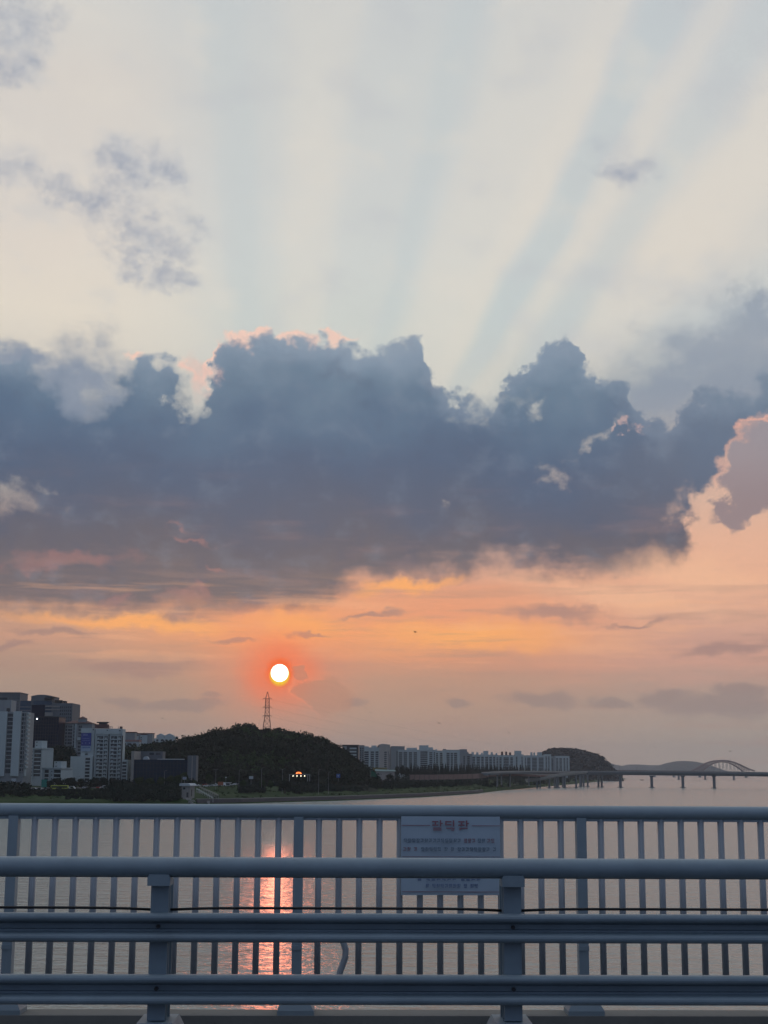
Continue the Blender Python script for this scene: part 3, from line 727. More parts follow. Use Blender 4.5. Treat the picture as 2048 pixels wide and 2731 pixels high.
for k in range(14):
    zt = W.z(250, 1963) - k * 2.83
    W.part('balcony', M_WHITE, [(W.u(252), W.u(285.6), zt - 2.83, zt - 2.12), (W.u(290.4), W.u(321.4), zt - 2.83, zt - 2.12)], -0.9, -0.002)
W.part('pier', M_WHITE, [W.r(272.8, 1958, 274.4, 2080), W.r(310.2, 1958, 311.8, 2080), W.r(251, 1957, 253.4, 2080), W.r(284.6, 1957, 286.0, 2080)], -1.2, -0.905)
W.part('cornice', M_WHITE, [W.r(250.5, 1955, 321.4, 1958)], -0.7, -0.002)
W.part('left_wing', M_WHITE, [W.r(189, 2017, 247.6, 2085)], -3.0, 12.0)
for k in range(9):
    W.part('wing_window', M_GLASS, [W.r(229, 2021 + 9.1 * k, 241, 2027.2 + 9.1 * k)], -3.08, -2.6)
W.part('right_wing', M_WHITE, [W.r(325.4, 2026, 341, 2085)], -2.0, 12.0)
for k in range(7):
    W.part('wing_window', M_GLASS, [W.r(327, 2031.5 + 9.0 * k, 338, 2037.5 + 9.0 * k)], -2.08, -1.6)
W.part('roof_hut', M_RRED, [W.r(246, 1931, 280, 1941.7)], 3, 10); W.part('roof_hut', M_DARK, [W.r(250, 1924.5, 280, 1927.5), W.r(256, 1927.4, 276, 1931.1)], 4, 9)
W.part('roof_aerial', M_STEEL, [W.r(284, 1938, 285, 1943), W.r(287, 1937.5, 288, 1943), W.r(292, 1937.5, 293, 1943), W.r(284, 1937, 293, 1938.1), W.r(308.8, 1937, 309.6, 1943)], 3, 4)
W.part('roof_tank', M_RRED, [W.r(313, 1937, 319, 1942.8)], 3, 6)
W.part('small_window', M_DARK, [W.r(243.5, 1944.5, 246, 1947.5), W.r(281, 1946.5, 283.5, 1949), W.r(314, 1947.5, 318, 1950), W.r(225, 2010, 232, 2013)], -0.62, -0.3)
bn = thing('facade_banner', 'dark blue hanging banner with pale lettering on the blank white wall', 'banner', tuple(W.o.location))
def brect(name, m, rs, y0, y1):
    bb = MB()
    for q in rs: u0, u1, z0, z1 = W.r(*q); bb.box(u0, y0, z0, u1, y1, z1)
    return bb.build(name, m, bn)
brect('banner_cloth', M_BANB, [(213.4, 1954.6, 240.4, 1989)], -0.80, -0.55)
brect('banner_lower_strip', mat('banner_pale_blue', (0.32, 0.40, 0.52), 0.7, 0.05, 1), [(213.4, 1989.3, 240.4, 2004)], -0.78, -0.55)
mw = mat('banner_lettering', (0.30, 0.32, 0.55), 0.7, 0.05, 1)
brect('lettering', mw, [(219 + 1.7 * k, 1958.5, 220.1 + 1.7 * k, 1961.8) for k in range(7)] + [(217 + 2.1 * k, 1969, 218.3 + 2.1 * k, 1970.4) for k in range(9)] + [(216, 1981, 218.5, 1983), (225, 1980.5, 227.5, 1982.5), (235, 1980.5, 238, 1983)] + [(216 + 1.3 * k, 1974.5, 216.8 + 1.3 * k, 1975.6) for k in range(16)], -0.86, -0.802)
brect('logo_lettering', mat('banner_blue_lettering', (0.05, 0.12, 0.35), 0.7, 0.05, 1), [(216 + 3.3 * k, 1991.5, 218.2 + 3.3 * k, 1995) for k in range(7)], -0.84, -0.782)

# --- low blocks with visible right end walls
def low_block(label, a, b_, c, top, bot, Y, strips, hut, name='low_apartment_block'):
    B = Bld(name, label, a, b_, top, Y, 12, M_WHITE, turn=30)
    dpt = (P(c, 2050, Y).x - P(b_, 2050, Y).x) / math.sin(R(30)); B.depth = dpt
    B.part('rear_wing', M_WHITE, [(0.01, B.w - 0.003, 0, B.top - 0.01)], 12.003, dpt)
    B.part('roof_slab', M_WHITE, [(-0.5, B.w + 0.5, B.top + 0.004, B.top + 0.7)], -0.5, dpt + 0.4)
    for (x0, x1, y0) in strips: B.strip(x0, x1, y0, bot)
    if hut:
        h = B.part('roof_hut', M_WHITE, [B.r(hut[0], hut[1], hut[2], top - 0.7)], 2.5, 8)
        hb_ = MB()
        for q in hut[3]:
            u0, u1, z0, z1 = B.r(*q); hb_.box(u0, 2.42, z0, u1, 2.7, z1)
        hb_.build('window', M_GLASS, h)
    return B
B = low_block('white low-rise apartment block with a square roof hut, right of the grey tower', 60, 110, 129.5, 1997, 2070, 1060, [(63, 72, 2000), (87, 107, 2000)], (79, 1975, 101, [(84, 1977, 86.5, 1981), (84, 1986, 86.5, 1989)]))
B.part('pier', M_WHITE, [B.r(73.5, 1999, 77, 2075), B.r(84.5, 1999, 86.5, 2075)], -0.9, -0.002)
for k in range(8): B.part('window', M_GLASS, [B.r(79.5, 2003 + 9 * k, 83, 2006.5 + 9 * k)], -0.08, 0.3)
B = low_block('lowest white apartment block with a square roof hut, below the banner block', 104, 163, 184, 2050, 2085, 1010, [(113, 127, 2053), (142, 162, 2053)], (133, 2030, 155, [(138, 2032, 140.5, 2035.5), (138, 2042, 140.5, 2045)]))
B.part('pier', M_WHITE, [B.r(128, 2052, 131, 2085), B.r(139, 2052, 141, 2085)], -0.9, -0.002)
for k in range(3): B.part('window', M_GLASS, [B.r(134, 2056 + 9.5 * k, 138, 2059.5 + 9.5 * k)], -0.08, 0.3)
B = Bld('corner_shed', 'small pale box-shaped building left of the dark trees near the grey tower', 62, 72, 1985, 1080, 6, M_WHITE)
B.roofline(62, 72, 1985)

# --- far blocks left of the hill
B = Bld('gabled_apartment_block', 'pale apartment block with two roof gables, just left of the wooded hill', 398, 462, 1969, 1850, 16, M_WHITE)
for (x0, x1) in ((414, 435), (437, 459)):
    gq = MB(); u0, u1 = B.u(x0), B.u(x1); z0 = B.top + 0.004; z1 = B.z(x0, 1961); z2 = B.z(x0, 1956)
    gq.prism([(u0, z0), (u1, z0), (u1, z1), ((u0 + u1) / 2, z2), (u0, z1)], 1, 1, 14); gq.build('gable', M_WHITE, B.o)
B.block('roof_hut', M_WHITE, 474 - 14, 1964, 484 - 14, 1969.2, 3, 10)
for k in range(5): B.strip(402 + 12 * k, 408 + 12 * k, 1972, 1990)
B = Bld('brown_roofed_block', 'apartment block with white gable front and dark red-brown roof, right of the banner block', 344, 403, 1957, 1700, 16, M_GREYW)
B.part('white_bay', M_WHITE, [B.r(344, 1962, 368, 1985), B.r(371, 1960, 391, 1985)], -2, -0.002)
for (x0, x1, yy) in ((343, 369, 1962), (370, 392, 1960)):
    gq = MB(); u0, u1 = B.u(x0), B.u(x1); z0 = B.z(x0, yy) + 0.004
    gq.prism([(u0, z0), (u1, z0), ((u0 + u1) / 2, z0 + 2.6)], 1, -2.3, -0.01); gq.build('gable_roof', M_RRED, B.o)
B.part('roof', M_RRED, [(-0.5, B.w + 0.5, B.top + 0.004, B.top + 0.9)], -0.2, 16.4)
for k in range(4): B.part('window', M_DARK, [B.r(373, 1966 + 6 * k, 376, 1968.5 + 6 * k)], -2.08, -1.8)
B = Bld('flat_brown_block', 'plain grey block with brown roof edge directly behind the banner block', 320, 356, 1954, 1560, 14, M_GREYW)
B.part('roof', M_RRED, [(-0.5, B.w + 0.5, B.top + 0.004, B.top + 0.9)], -0.4, 14.4)
B = Bld('pink_parapet_block', 'low apartment block with pinkish parapet between the banner block and the hill', 324, 368, 1978, 1330, 12, M_WHITE)
B.part('parapet', mat('pink_brick', (0.34, 0.20, 0.18), 0.8, 0.1, 1), [(-0.4, B.w + 0.4, B.top + 0.004, B.top + 1.8)], -0.4, 12.4)
B.strip(326, 334, 1982, 2006); B.strip(338, 348, 1982, 2006); B.strip(352, 360, 1982, 2006)

# --- dark hall
H = Bld('dark_glass_hall', 'wide low hall clad in dark blue glass with a thin white roof edge', 357, 500, 2026, 1080, 30, M_NGLASS, cat='building')
H.part('mullion', M_DARK, [H.r(364 + 9 * k, 2027, 364.5 + 9 * k, 2085) for k in range(15)], -0.15, -0.003)
for k in range(4): H.part('cladding_line', M_DARK, [H.r(357.5, 2036 + 11 * k, 499.5, 2036.6 + 11 * k)], -0.12, -0.004)
H.part('white_roof_edge', M_SIGNW, [H.r(419, 2023.6, 490, 2025.8)], -0.6, 3)
H.part('stair_tower', M_STONE, [H.r(506 - 6, 2015, 523, 2085)], -1, 12)
H.part('tower_panel', M_CONC, [H.r(511, 2016, 514, 2084)], -1.12, -1.003)
H.part('rear_block', M_STONE, [H.r(349, 2002, 416, 2085)], 30.01, 44)
H.part('rear_block_window', M_GLASS, [H.r(380, 2006, 392, 2012), H.r(398, 2006, 410, 2012)], 29.85, 30.4)
H.part('left_wall', M_CONC, [H.r(349, 2003, 356.6, 2085)], -0.5, 29.8)
dm_ = MB(); dm_.prism([(H.u(380) + 2.2 * math.cos(a) + 1.5, H.z(380, 2025.5) + 2.4 * math.sin(a)) for a in np.linspace(0, math.pi, 9)], 1, 4, 8); dm_.build('roof_dome', M_SIGNW, H.o)

# --- the long row of riverside apartments
def row(label, a, b_, top, Y, m=M_WHITE, strips=(), huts=(), wins=(), depth=14, fl=2.9, cat='apartment block', name='riverside_apartment'):
    B = Bld(name, label, a, b_, top, Y, depth, m, group='riverside apartment blocks' if name == 'riverside_apartment' else None)
    for s_ in strips:
        B.strip(s_[0], s_[1], s_[2] if len(s_) > 2 else top + 5, 2062, fl)
    for h in huts:
        B.block('roof_hut', h[3] if len(h) > 3 else m, h[0], h[2], h[1], top - 0.15, 3, 10)
    B.roofline(a, b_, top, m, 0.25, 0.9)
    return B
B = row('dark office block with four pale bands, partly hidden behind the right foot of the hill', 912, 956, 1988, 1820, M_DARK, name='banded_office')
B.part('pale_band', M_WHITE, [B.r(932, 1994 + 8.6 * k, 950, 1998 + 8.6 * k) for k in range(4)], -0.4, -0.003)
B.part('left_band', M_GREYW, [B.r(912, 1990, 924, 2010)], -0.3, -0.003)
row('slim grey tower block directly right of the banded dark office', 957, 971, 1989, 1900, M_GREYW, [(960, 963), (966, 969)])
row('white block with three dark balcony strips, first of the long row', 968, 1011, 1995, 2000, M_WHITE, [(970, 983, 2004), (988, 997, 2004), (1001, 1009, 2004)], [(970, 983, 1990), (990, 1004, 1988)])
B = row('pinkish beige block with one ladder of small windows, third from the hill', 1010.5, 1040, 1987, 2080, M_CREAM, [], [(1015, 1030, 1984)])
B.windows(1010, 1040, 2004, 12, 2.9, [(1024.5, 1031)], frame=False); B.strip(1034.5, 1036, 2004, 2060); B.strip(1038, 1039.5, 2012, 2060)
row('plain pale block with wide blank wall and flat roof, right of the beige one', 1042, 1079, 1991.5, 2180, M_GREYW, [(1057, 1062, 2004)], [(1046, 1058, 1989.5)])
row('white block with four dark strips below the first wide roof storey', 1061, 1119, 2001, 2120, M_WHITE, [(1063, 1073), (1076, 1086), (1090, 1099), (1103, 1112)], [(1084, 1112, 1994)])
row('tall white block with the broadest roof storey of the row', 1118, 1161, 2001, 2250, M_WHITE, [(1121, 1140, 2004), (1145, 1153), (1157, 1160)], [(1091 + 27, 1143, 1987.5), (1143.5, 1155, 1993)])
row('white block with two dark strips left of the step in the row', 1160, 1183, 2003, 2330, M_WHITE, [(1163, 1168), (1173, 1182)], [(1156 + 6, 1166, 1997.5)])
row('bright white block with a small dark roof hut at its left end', 1181, 1226, 2001, 2300, M_WHITE, [(1191, 1199, 2008), (1202, 1208, 2008), (1211, 1219, 2008)], [(1182, 1190, 1997.5, M_DARK)])
row('narrow tower with a square head, between the bright block and the long striped one', 1226, 1260, 2011.5, 2420, M_GREYW, [(1236, 1240), (1246, 1253)], [(1226, 1246, 1998), (1246.3, 1250, 2005)])
row('left half of the long striped block with five small roof huts', 1255, 1322, 2013.5, 2580, M_WHITE, [(1259, 1267), (1271, 1280), (1283.5, 1290), (1294, 1302), (1305, 1312), (1315.5, 1320.5)], [(1258, 1264, 2005.5), (1271, 1276.5, 2006), (1283.5, 1288, 2007.5), (1290, 1303, 2002.5), (1309.5, 1315, 2006)])
row('right half of the long striped block with three reddish roof huts', 1322.4, 1373, 2015, 2700, M_WHITE, [(1324, 1329), (1332, 1338), (1343, 1357), (1361, 1368)], [(1321 + 2, 1327, 2008), (1337.5, 1342.5, 2004.5, M_RRED), (1348.5, 1353.5, 2004.5, M_RRED), (1359, 1364, 2006.5, M_RRED)])
row('pale tower with a plain cube-shaped head, tallest of the right half', 1373, 1396, 2013, 2800, M_WHITE, [(1376, 1380), (1391, 1394)], [(1373, 1391.5, 2002)])
row('bluish white block with two pairs of thin roof huts', 1397, 1452, 2015.5, 2950, M_WHITE, [(1400, 1403), (1406, 1415), (1419, 1432), (1437, 1450)], [(1416, 1421, 2006), (1424, 1428, 2007), (1434, 1440, 2006), (1441, 1446.5, 2006)])
row('short white block stepping down beside the far hill', 1452, 1470, 2012.5, 3080, M_WHITE, [(1455, 1459), (1462, 1466)])
row('low end block in front of the far wooded hill', 1468, 1482, 2018, 3180, M_GREYW, [(1471, 1476)])
row('wide pale block ending the row, smallest floors, right against the far hill', 1480, 1519, 2017, 3300, M_WHITE, [(1483, 1489), (1492, 1499), (1503, 1508), (1511, 1515)])
# ------------------------------------------------------------------ pylon and power lines
p = P(711, 1975, HY); top_ = P(711, 1845, HY); S = HY / 3900.0; ht = top_.z - p.z
py = thing('electricity_pylon', 'slim dark lattice pylon with three short crossarms standing on the hill crest', 'pylon', (p.x, HY, p.z))
zf = lambda y: P(711, y, HY).z - p.z
def half(z):                                             # half width of the tower at a height
    return float(np.interp(z, [0, zf(1928), zf(1908), zf(1863), ht], [4.6, 3.1, 2.1, 1.75, 0.12]))
lt = MB()
zs = [0, 7, 13, 18.5, 23, 27, 30.5, 33.5, 36.5, 39.5]
zs = [z for z in zs if z < ht - 4] + [ht]
for sx_ in (-1, 1):
    for sy_ in (-1, 1):
        lt.tube([(sx_ * half(z), sy_ * half(z), z) for z in zs], 0.16, 4)
lt.build('leg_frame', M_PYL, py)
br = MB()
for z0, z1 in zip(zs[:-1], zs[1:]):
    a, c = half(z0), half(z1)
    for (q0, q1) in (((-1, -1), (1, -1)), ((-1, 1), (1, 1)), ((-1, -1), (-1, 1)), ((1, -1), (1, 1))):
        br.tube([(q0[0] * a, q0[1] * a, z0), (q1[0] * c, q1[1] * c, z1)], 0.09, 3)
        br.tube([(q1[0] * a, q1[1] * a, z0), (q0[0] * c, q0[1] * c, z1)], 0.09, 3)
        br.tube([(q0[0] * a, q0[1] * a, z0), (q1[0] * a, q1[1] * a, z0)], 0.10, 3)
br.build('bracing', M_PYL, py)
ARMS = []
for yy in (1863.5, 1886, 1909):
    z = zf(yy); cb = MB(); dx = 4.3; dy = -2.0
    for s_ in (-1, 1):
        cb.tube([(s_ * half(z), 0.6, z), (s_ * dx, s_ * dy, z - 0.1)], 0.15, 4); cb.tube([(s_ * half(z), -0.6, z), (s_ * dx, s_ * dy, z - 0.1)], 0.15, 4)
        cb.tube([(s_ * half(z), 0, z + 1.3), (s_ * dx, s_ * dy, z)], 0.10, 4)
    cb.tube([(-half(z), 0, z), (half(z), 0, z)], 0.3, 4)
    a = cb.build('crossarm', M_PYL, py); ib = MB(); ib.tube([(dx, dy, z - 0.1), (dx + 0.3, dy - 0.4, z - 1.2)], 0.12, 5); ib.tube([(-dx, -dy, z - 0.1), (-dx - 0.3, -dy + 0.4, z - 1.2)], 0.12, 5)
    ib.build('insulator', M_DARK, a)
    ARMS.append(Vector((p.x + dx + 0.3, HY + dy - 0.4, p.z + z - 1.2)))
labs = ['topmost power line sagging away right of the pylon', 'middle power line sagging away right of the pylon', 'lowest power line sagging away right of the pylon']
for i, (A, (ex, ey, eY)) in enumerate(zip(ARMS, ((1750, 2022, 3300), (1700, 2026, 3250), (1650, 2030, 3200)))):
    E_ = P(ex, ey, eY); cb = MB(); pts = []
    for k in range(41):
        t = k / 40; q = A.lerp(E_, t); q.z -= 4 * 16 * t * (1 - t) * (1 + 0.15 * i); pts.append(q)
    cb.tube(pts, 0.045, 3); tag(cb.build('power_line', M_DARK), labs[i], 'cable', 'power lines')

# ------------------------------------------------------------------ trees along the bank
def gpos(px_, Y): 
    x = P(px_, 2080, Y).x
    return x, Y, gz(x, Y)
def z_at(px_, py_, Y): return P(px_, py_, Y).z
TR = {}
def plant(px_, pytop, wpx, Y, label, kind='round', m=None, group='trees beside the riverside road', name='roadside_tree'):
    x, y, z = gpos(px_, Y); h = max(z_at(px_, pytop, Y) - z, 4.0); wd = wpx * Y / 3900
    key = (kind, m.name if m else '', name)
    if key not in TR:
        m_ = m or M_LEAF2
        TR[key] = make_tree(name, 10.0, 8.0, 1300, 0.30, 5 + len(TR), m_, label, conic=kind == 'conic', group=group, cat='tree'); t = TR[key]; t.location = (x, y, z)
    else:
        t = copy_tree(TR[key], (x, y, z), rnd.random() * 6, label)
        t['group'] = group
    t.scale = (wd / 8.0, wd / 8.0, h / 10.0)
    t.rotation_euler = (0, 0, rnd.random() * 6)
    return t
for (x, t, w_, Y, lab) in [
    (151, 2071, 26, 990, 'dark round tree just left of the yellow-green bus'), (187, 2070, 30, 985, 'widest dark round tree, behind the yellow-green bus'),
    (215, 2073, 20, 990, 'dark round tree left of the foot of the white banner block'), (253, 2070, 28, 985, 'dark round tree below the left balconies of the banner block'),
    (277, 2069, 22, 988, 'dark round tree below the middle of the banner block'), (303, 2073, 26, 980, 'low green tree below the right balconies of the banner block')]:
    plant(x, t, w_, Y, lab, m=M_LEAF3)
for (x, t, w_, Y, lab) in [
    (372, 2070, 34, 990, 'broad light green tree before the left end of the dark hall'), (400, 2072, 30, 985, 'green tree before the left third of the dark hall'),
    (430, 2070, 26, 990, 'green tree before the middle of the dark hall'), (454, 2066, 24, 1020, 'neatly rounded light green tree, left one of the pair before the dark hall'),
    (474, 2064, 24, 1020, 'neatly rounded green tree, right one of the pair before the dark hall'), (491, 2057, 26, 1040, 'taller light green tree at the right end of the dark hall, above the sign board'),
    (558, 2062, 26, 1030, 'rounded yellowish green tree standing alone right of the stair tower'), (583, 2070, 18, 1030, 'small green tree between the lone yellowish tree and the orange truck'),
    (602, 2067, 18, 1030, 'small green tree above the orange truck'), (619, 2067, 20, 1030, 'small green tree right above the white car roofs, beside a pole'),
    (520, 2078, 16, 1000, 'low shrubby tree at the corner of the dark hall stair tower'), (648, 2078, 20, 1000, 'low dark tree right of the tall pole'),
    (700, 2077, 20, 1010, 'low hedge-like tree right of the white board'), (722, 2078, 18, 1010, 'low tree left of the pole near the hill foot')]:
    plant(x, t, w_, Y, lab, m=M_LEAF2)
# big low trees at the hill foot and beyond
for (x, t, w_, Y, lab) in [
    (760, 2076, 40, 1010, 'wide dark tree mass left of the gantry'), (960, 2068, 40, 1250, 'bushy tree below the slim grey tower block'),
    (1058, 2040, 16, 1650, 'tall reddish dark tree left of the noise barrier'), (1072, 2036, 18, 1650, 'tallest reddish dark tree left of the noise barrier'),
    (1086, 2042, 20, 1640, 'third reddish dark tree left of the noise barrier, nearest to it'), (1040, 2060, 26, 1500, 'low dark tree by the blue-green shed roof')]:
    plant(x, t, w_, Y, lab, m=M_LEAF, name='bank_tree')
# dense belt of conifers before the apartments
BELT = 'tall dark conifer in the dense tree belt in front of the apartment row'
for k in range(84):
    x = 1094 + k * 3.85 + rnd.uniform(-2, 2); tt = 2052 - rnd.uniform(0, 9) + (4 if 1110 < x < 1130 else 0) + (3 if x > 1330 else 0)
    Y = 1750 + (x - 1096) * 2.2 + rnd.uniform(-30, 60)
    plant(x, tt - 6, 13 + rnd.uniform(0, 7), Y, BELT, 'conic', M_LEAF3, 'conifers in front of the apartment row', 'belt_conifer')
for k in range(14):
    x = 1420 + k * 8 + rnd.uniform(-2, 2)
    plant(x, 2053 + rnd.uniform(-4, 3), 11, 2500 + k * 40, 'small dark tree at the foot of the last apartment blocks', 'conic', M_LEAF3, 'trees at the end of the apartment row', 'far_tree')
# wooded slope behind the low blocks (left), as one mass
fo = FOL(); g = np.random.RandomState(5)
for i in range(420):
    px_ = g.uniform(110, 400); Y = g.uniform(1110, 1210); x, y, z = gpos(px_, Y)
    yt = np.interp(px_, [110, 135, 165, 190, 215, 330, 345, 362, 400], [1995, 1990, 1985, 1985, 2020, 2020, 2012, 1995, 1985]) + g.uniform(0, 75)
    zt = z_at(px_, yt, Y)
    if 205 < px_ < 345: Y = 1180; 
    x = P(px_, 2050, Y).x
    fo.add((x, Y, max(zt, z + 2) - 3), (4.5, 4.5, 4), 70, 0.6, 7000 + i, 4)
tag(fo.build('slope_wood', M_LEAF3), kind='stuff')
# shrubs on the embankment, as one mass
fo = FOL(); g = np.random.RandomState(8)
def shrub(px_, ytop, wpx, Y, n=90, hgt=None):
    x, y, z = gpos(px_, Y); zt = max(z_at(px_, ytop, Y), z + 1.0); w_ = wpx * Y / 3900 / 2; h = (zt - z) / 2 + 0.6
    fo.add((x, y, zt - h), (w_, w_, h), n, 0.42, g.randint(1e6), 5)
YC = {}
def yrow(px_, row):
    key = (round(px_ / 12), round(row / 2))
    if key not in YC: YC[key] = Yrow(key[0] * 12, key[1] * 2)
    return YC[key]
def mass(x0, x1, n, r0, r1, h0, h1, wpx, nl=80, s_=0.42):
    """n bushes between two ground rows; r and h may be lists of (column, value)"""
    f = lambda v, x: float(np.interp(x, [c for c, _ in v], [d_ for _, d_ in v])) if isinstance(v, list) else v
    for _ in range(n):
        px_ = g.uniform(x0, x1); row = f(r0, px_) + (f(r1, px_) - f(r0, px_)) * g.rand(); Y = yrow(px_, row)
        x, y, z = gpos(px_, Y); h = g.uniform(h0, h1) * Y / 3900 / 2; w_ = wpx * g.uniform(0.7, 1.2) * Y / 3900 / 2
        fo.add((x, y, z + h * 0.8), (w_, w_, h), nl, s_, g.randint(1e6), 5)
mass(-20, 75, 90, 2096, 2126, 14, 24, 24)                      # dark trees at far left
mass(60, 345, 150, 2112, 2124, 9, 15, 20)                      # hedge below the cars
mass(128, 345, 60, 2101, 2103, 22, 32, 22, 110)                # trees behind the cars
mass(-10, 130, 50, 2084, 2092, 14, 22, 22)
mass(285, 480, 230, [(285, 2108), (480, 2100)], 2140, 16, 28, 26, 90)   # big dark thicket
mass(345, 520, 60, 2092, 2100, 20, 30, 22, 100)
mass(180, 320, 40, 2124, 2134, 4, 8, 16)
mass(640, 702, 70, 2098, 2117, 14, 24, 20)
mass(700, 790, 40, 2094, 2099, 6, 10, 16)
mass(745, 890, 120, 2094, [(745, 2112), (780, 2119), (890, 2112)], 10, 20, 20)
mass(880, 965, 90, 2097, 2112, 8, 13, 18)
mass(940, 1090, 150, 2090, [(940, 2112), (1090, 2104)], 10, 20, 18)
mass(1085, 1300, 190, [(1085, 2090), (1300, 2084)], [(1085, 2104), (1300, 2096)], 10, 18, 18)
mass(1290, 1500, 110, 2082, [(1290, 2102), (1500, 2090)], 6, 13, 14)
mass(1480, 1672, 60, [(1480, 2078), (1672, 2071)], [(1480, 2089), (1672, 2075)], 3, 6, 9, 50, 0.9)
mass(960, 1090, 60, 2078, 2088, 14, 24, 18)                    # dark growth below the beige block
mass(930, 1010, 50, 2076, 2090, 16, 26, 20)
tag(fo.build('embankment_shrubs', M_LEAF3), kind='stuff')
# rough grass tufts on the slope
fo = FOL()
for k in range(2600):
    t_ = g.uniform(4, 100); i = g.randint(0, len(dens) - 1); q = dens[i] + inl[i] * t_ + tn[i] * g.uniform(0, 25)
    px_ = q[0] / q[1] * 3863 + 1024
    if not -40 < px_ < 1500: continue
    z = float(np.interp(t_, PROF[:, 0], PROF[:, 1])); fo.add((q[0], q[1], z + 0.2), (2.2, 2.2, 0.7), 14, 0.34, k, 4)
tag(fo.build('rough_grass', M_LEAF2), kind='stuff')

# ------------------------------------------------------------------ vehicles
def car_mesh(kind):
    """side outline extruded over the width, wheels below; along x"""
    L = {'car': 4.5, 'van': 5.0, 'bus': 11.0, 'truck': 7.0}[kind]; W_ = 1.8 if kind == 'car' else 2.0 if kind == 'van' else 2.5
    body = MB(); glass = MB()
    if kind == 'car':
        o = [(-2.25, .35), (2.25, .35), (2.3, .75), (1.3, .95), (0.7, 1.42), (-1.2, 1.45), (-1.9, 1.0), (-2.25, .95)]; gl = [(-1.6, .98), (1.1, .98), (0.62, 1.36), (-1.12, 1.38)]
    elif kind == 'van':
        o = [(-2.5, .4), (2.5, .4), (2.5, 1.0), (1.8, 1.25), (1.3, 1.9), (-2.4, 1.95), (-2.5, 1.2)]; gl = [(-2.2, 1.15), (1.6, 1.2), (1.2, 1.75), (-2.2, 1.8)]
    else:
        o = [(-5.5, .5), (5.5, .5), (5.55, 2.0), (5.3, 3.1), (-5.3, 3.15), (-5.5, 2.9)]; gl = [(-5.1, 1.5), (5.3, 1.5), (5.15, 2.6), (-5.1, 2.6)]
    body.prism(o, 1, -W_ / 2, W_ / 2); glass.prism(gl, 1, -W_ / 2 - 0.02, W_ / 2 + 0.02)
    wh = []
    for x in (-L * 0.31, L * 0.31):
        for y in (-W_ / 2 - 0.01, W_ / 2 - 0.2):
            wb_ = MB(); r_ = 0.33 if kind != 'bus' else 0.5
            wb_.add([(x + r_ * math.cos(a), y + dy, r_ + r_ * math.sin(a)) for dy in (0, 0.21) for a in np.linspace(0, 2 * math.pi, 12, endpoint=False)],
                    [tuple(range(12))[::-1], tuple(range(12, 24))] + [(i, (i + 1) % 12, (i + 1) % 12 + 12, i + 12) for i in range(12)]); wh.append(wb_)
    return body, glass, wh
CM = {}
M_TYRE = mat('tyre_rubber', (0.02, 0.02, 0.02), 0.9, 0.1)
def car(px_, Y, colr, label, kind='car', group='cars along the riverside road', z=None, name=None, rz=0.0):
    if z is not None: Y = Yrow(px_, z) - 1; z = gz(P(px_, z, Y).x, Y) + 0.1
    x, y, z0 = gpos(px_, Y); cn = 'car_paint_%d_%d_%d' % tuple(int(c * 100) for c in colr)
    m_ = mat(cn, colr, 0.3, 0.03, spec=0.5)
    key = (kind, cn)
    if key not in CM:
        t = thing(name or {'car': 'parked_car', 'van': 'parked_van', 'bus': 'bus'}[kind], label, kind, group=group)
        bd, gl_, wh = car_mesh(kind); bd.build('body', m_, t); gl_.build('side_window', M_GLASS, t)
        for w_ in wh: w_.build('wheel', M_TYRE, t)
        CM[key] = t
    else: t = copy_tree(CM[key], label=label)
    t.location = (x, Y, (z if z is not None else z0 + 0.47)); t.rotation_euler = (0, 0, rz); return t
WC, SC_, RC, BK = (0.75, 0.77, 0.8), (0.35, 0.37, 0.4), (0.35, 0.05, 0.04), (0.04, 0.04, 0.05)
CZ = lambda px_, py_, Y: z_at(px_, py_, Y)
car(160, 990, (0.42, 0.48, 0.05), 'yellow-green bus parked among dark trees on the left bank', 'bus', group=None, z=2108, name='city_bus')
car(178, 985, (0.36, 0.42, 0.08), 'yellow-green taxi-sized car at the tail of the bus', z=2109)
for (x, yb, c, k, lab) in [
    (92, 2108, WC, 'car', 'white car left of the green netting on the left bank'), (108, 2108, SC_, 'car', 'silver car below the green netting'), (124, 2108, WC, 'car', 'white car right of the netting, at the nose of the bus'),
    (192, 2106, WC, 'van', 'white van right of the bus'), (230, 2103, SC_, 'car', 'silver car alone below the dark trees of the banner block'), (266, 2104, RC, 'car', 'dark red car right of the lone silver one'),
    (276, 2104, WC, 'car', 'white car overlapping the dark red one'), (285, 2103, WC, 'van', 'white van at the right end of the left car row'),
    (38, 2119, WC, 'car', 'lone white car low among the shrubs at far left')]:
    car(x, 985, c, lab, k, z=yb)
for (x, yb, c, k, lab) in [
    (470, 2098, WC, 'car', 'white car left of the gatehouse roof'), (526, 2097, WC, 'car', 'white car just right of the gatehouse'), (548, 2096, RC, 'car', 'dark red car above the stairway'),
    (551, 2099, WC, 'car', 'white car in front of the dark red one above the stairway'), (562, 2098, SC_, 'car', 'silver car right of the red one above the stairway'), (575, 2097, WC, 'car', 'white car left of the orange truck, in the long row'),
    (583, 2097, WC, 'van', 'white van touching the orange truck'), (601, 2096, WC, 'car', 'white car right below the raised white cab'), (611, 2096, SC_, 'car', 'silver car second right of the orange truck'),
    (620, 2094.5, WC, 'car', 'white car third right of the orange truck'), (631, 2093.5, WC, 'car', 'white car at the right end of the row, beside the tall pole'),
    (706, 2092.5, WC, 'car', 'white car alone right of the dark shrub clump'), (714, 2093.5, SC_, 'car', 'silver car next to the lone white one'), (728, 2092, WC, 'van', 'white van left of the gantry'), (737, 2092.5, WC, 'car', 'white car between the van and the gantry shrubs')]:
    car(x, 1000, c, lab, k, z=yb)
car(913, 1090, WC, 'white car before the long pale bus, under the blue sign', z=2082.5)
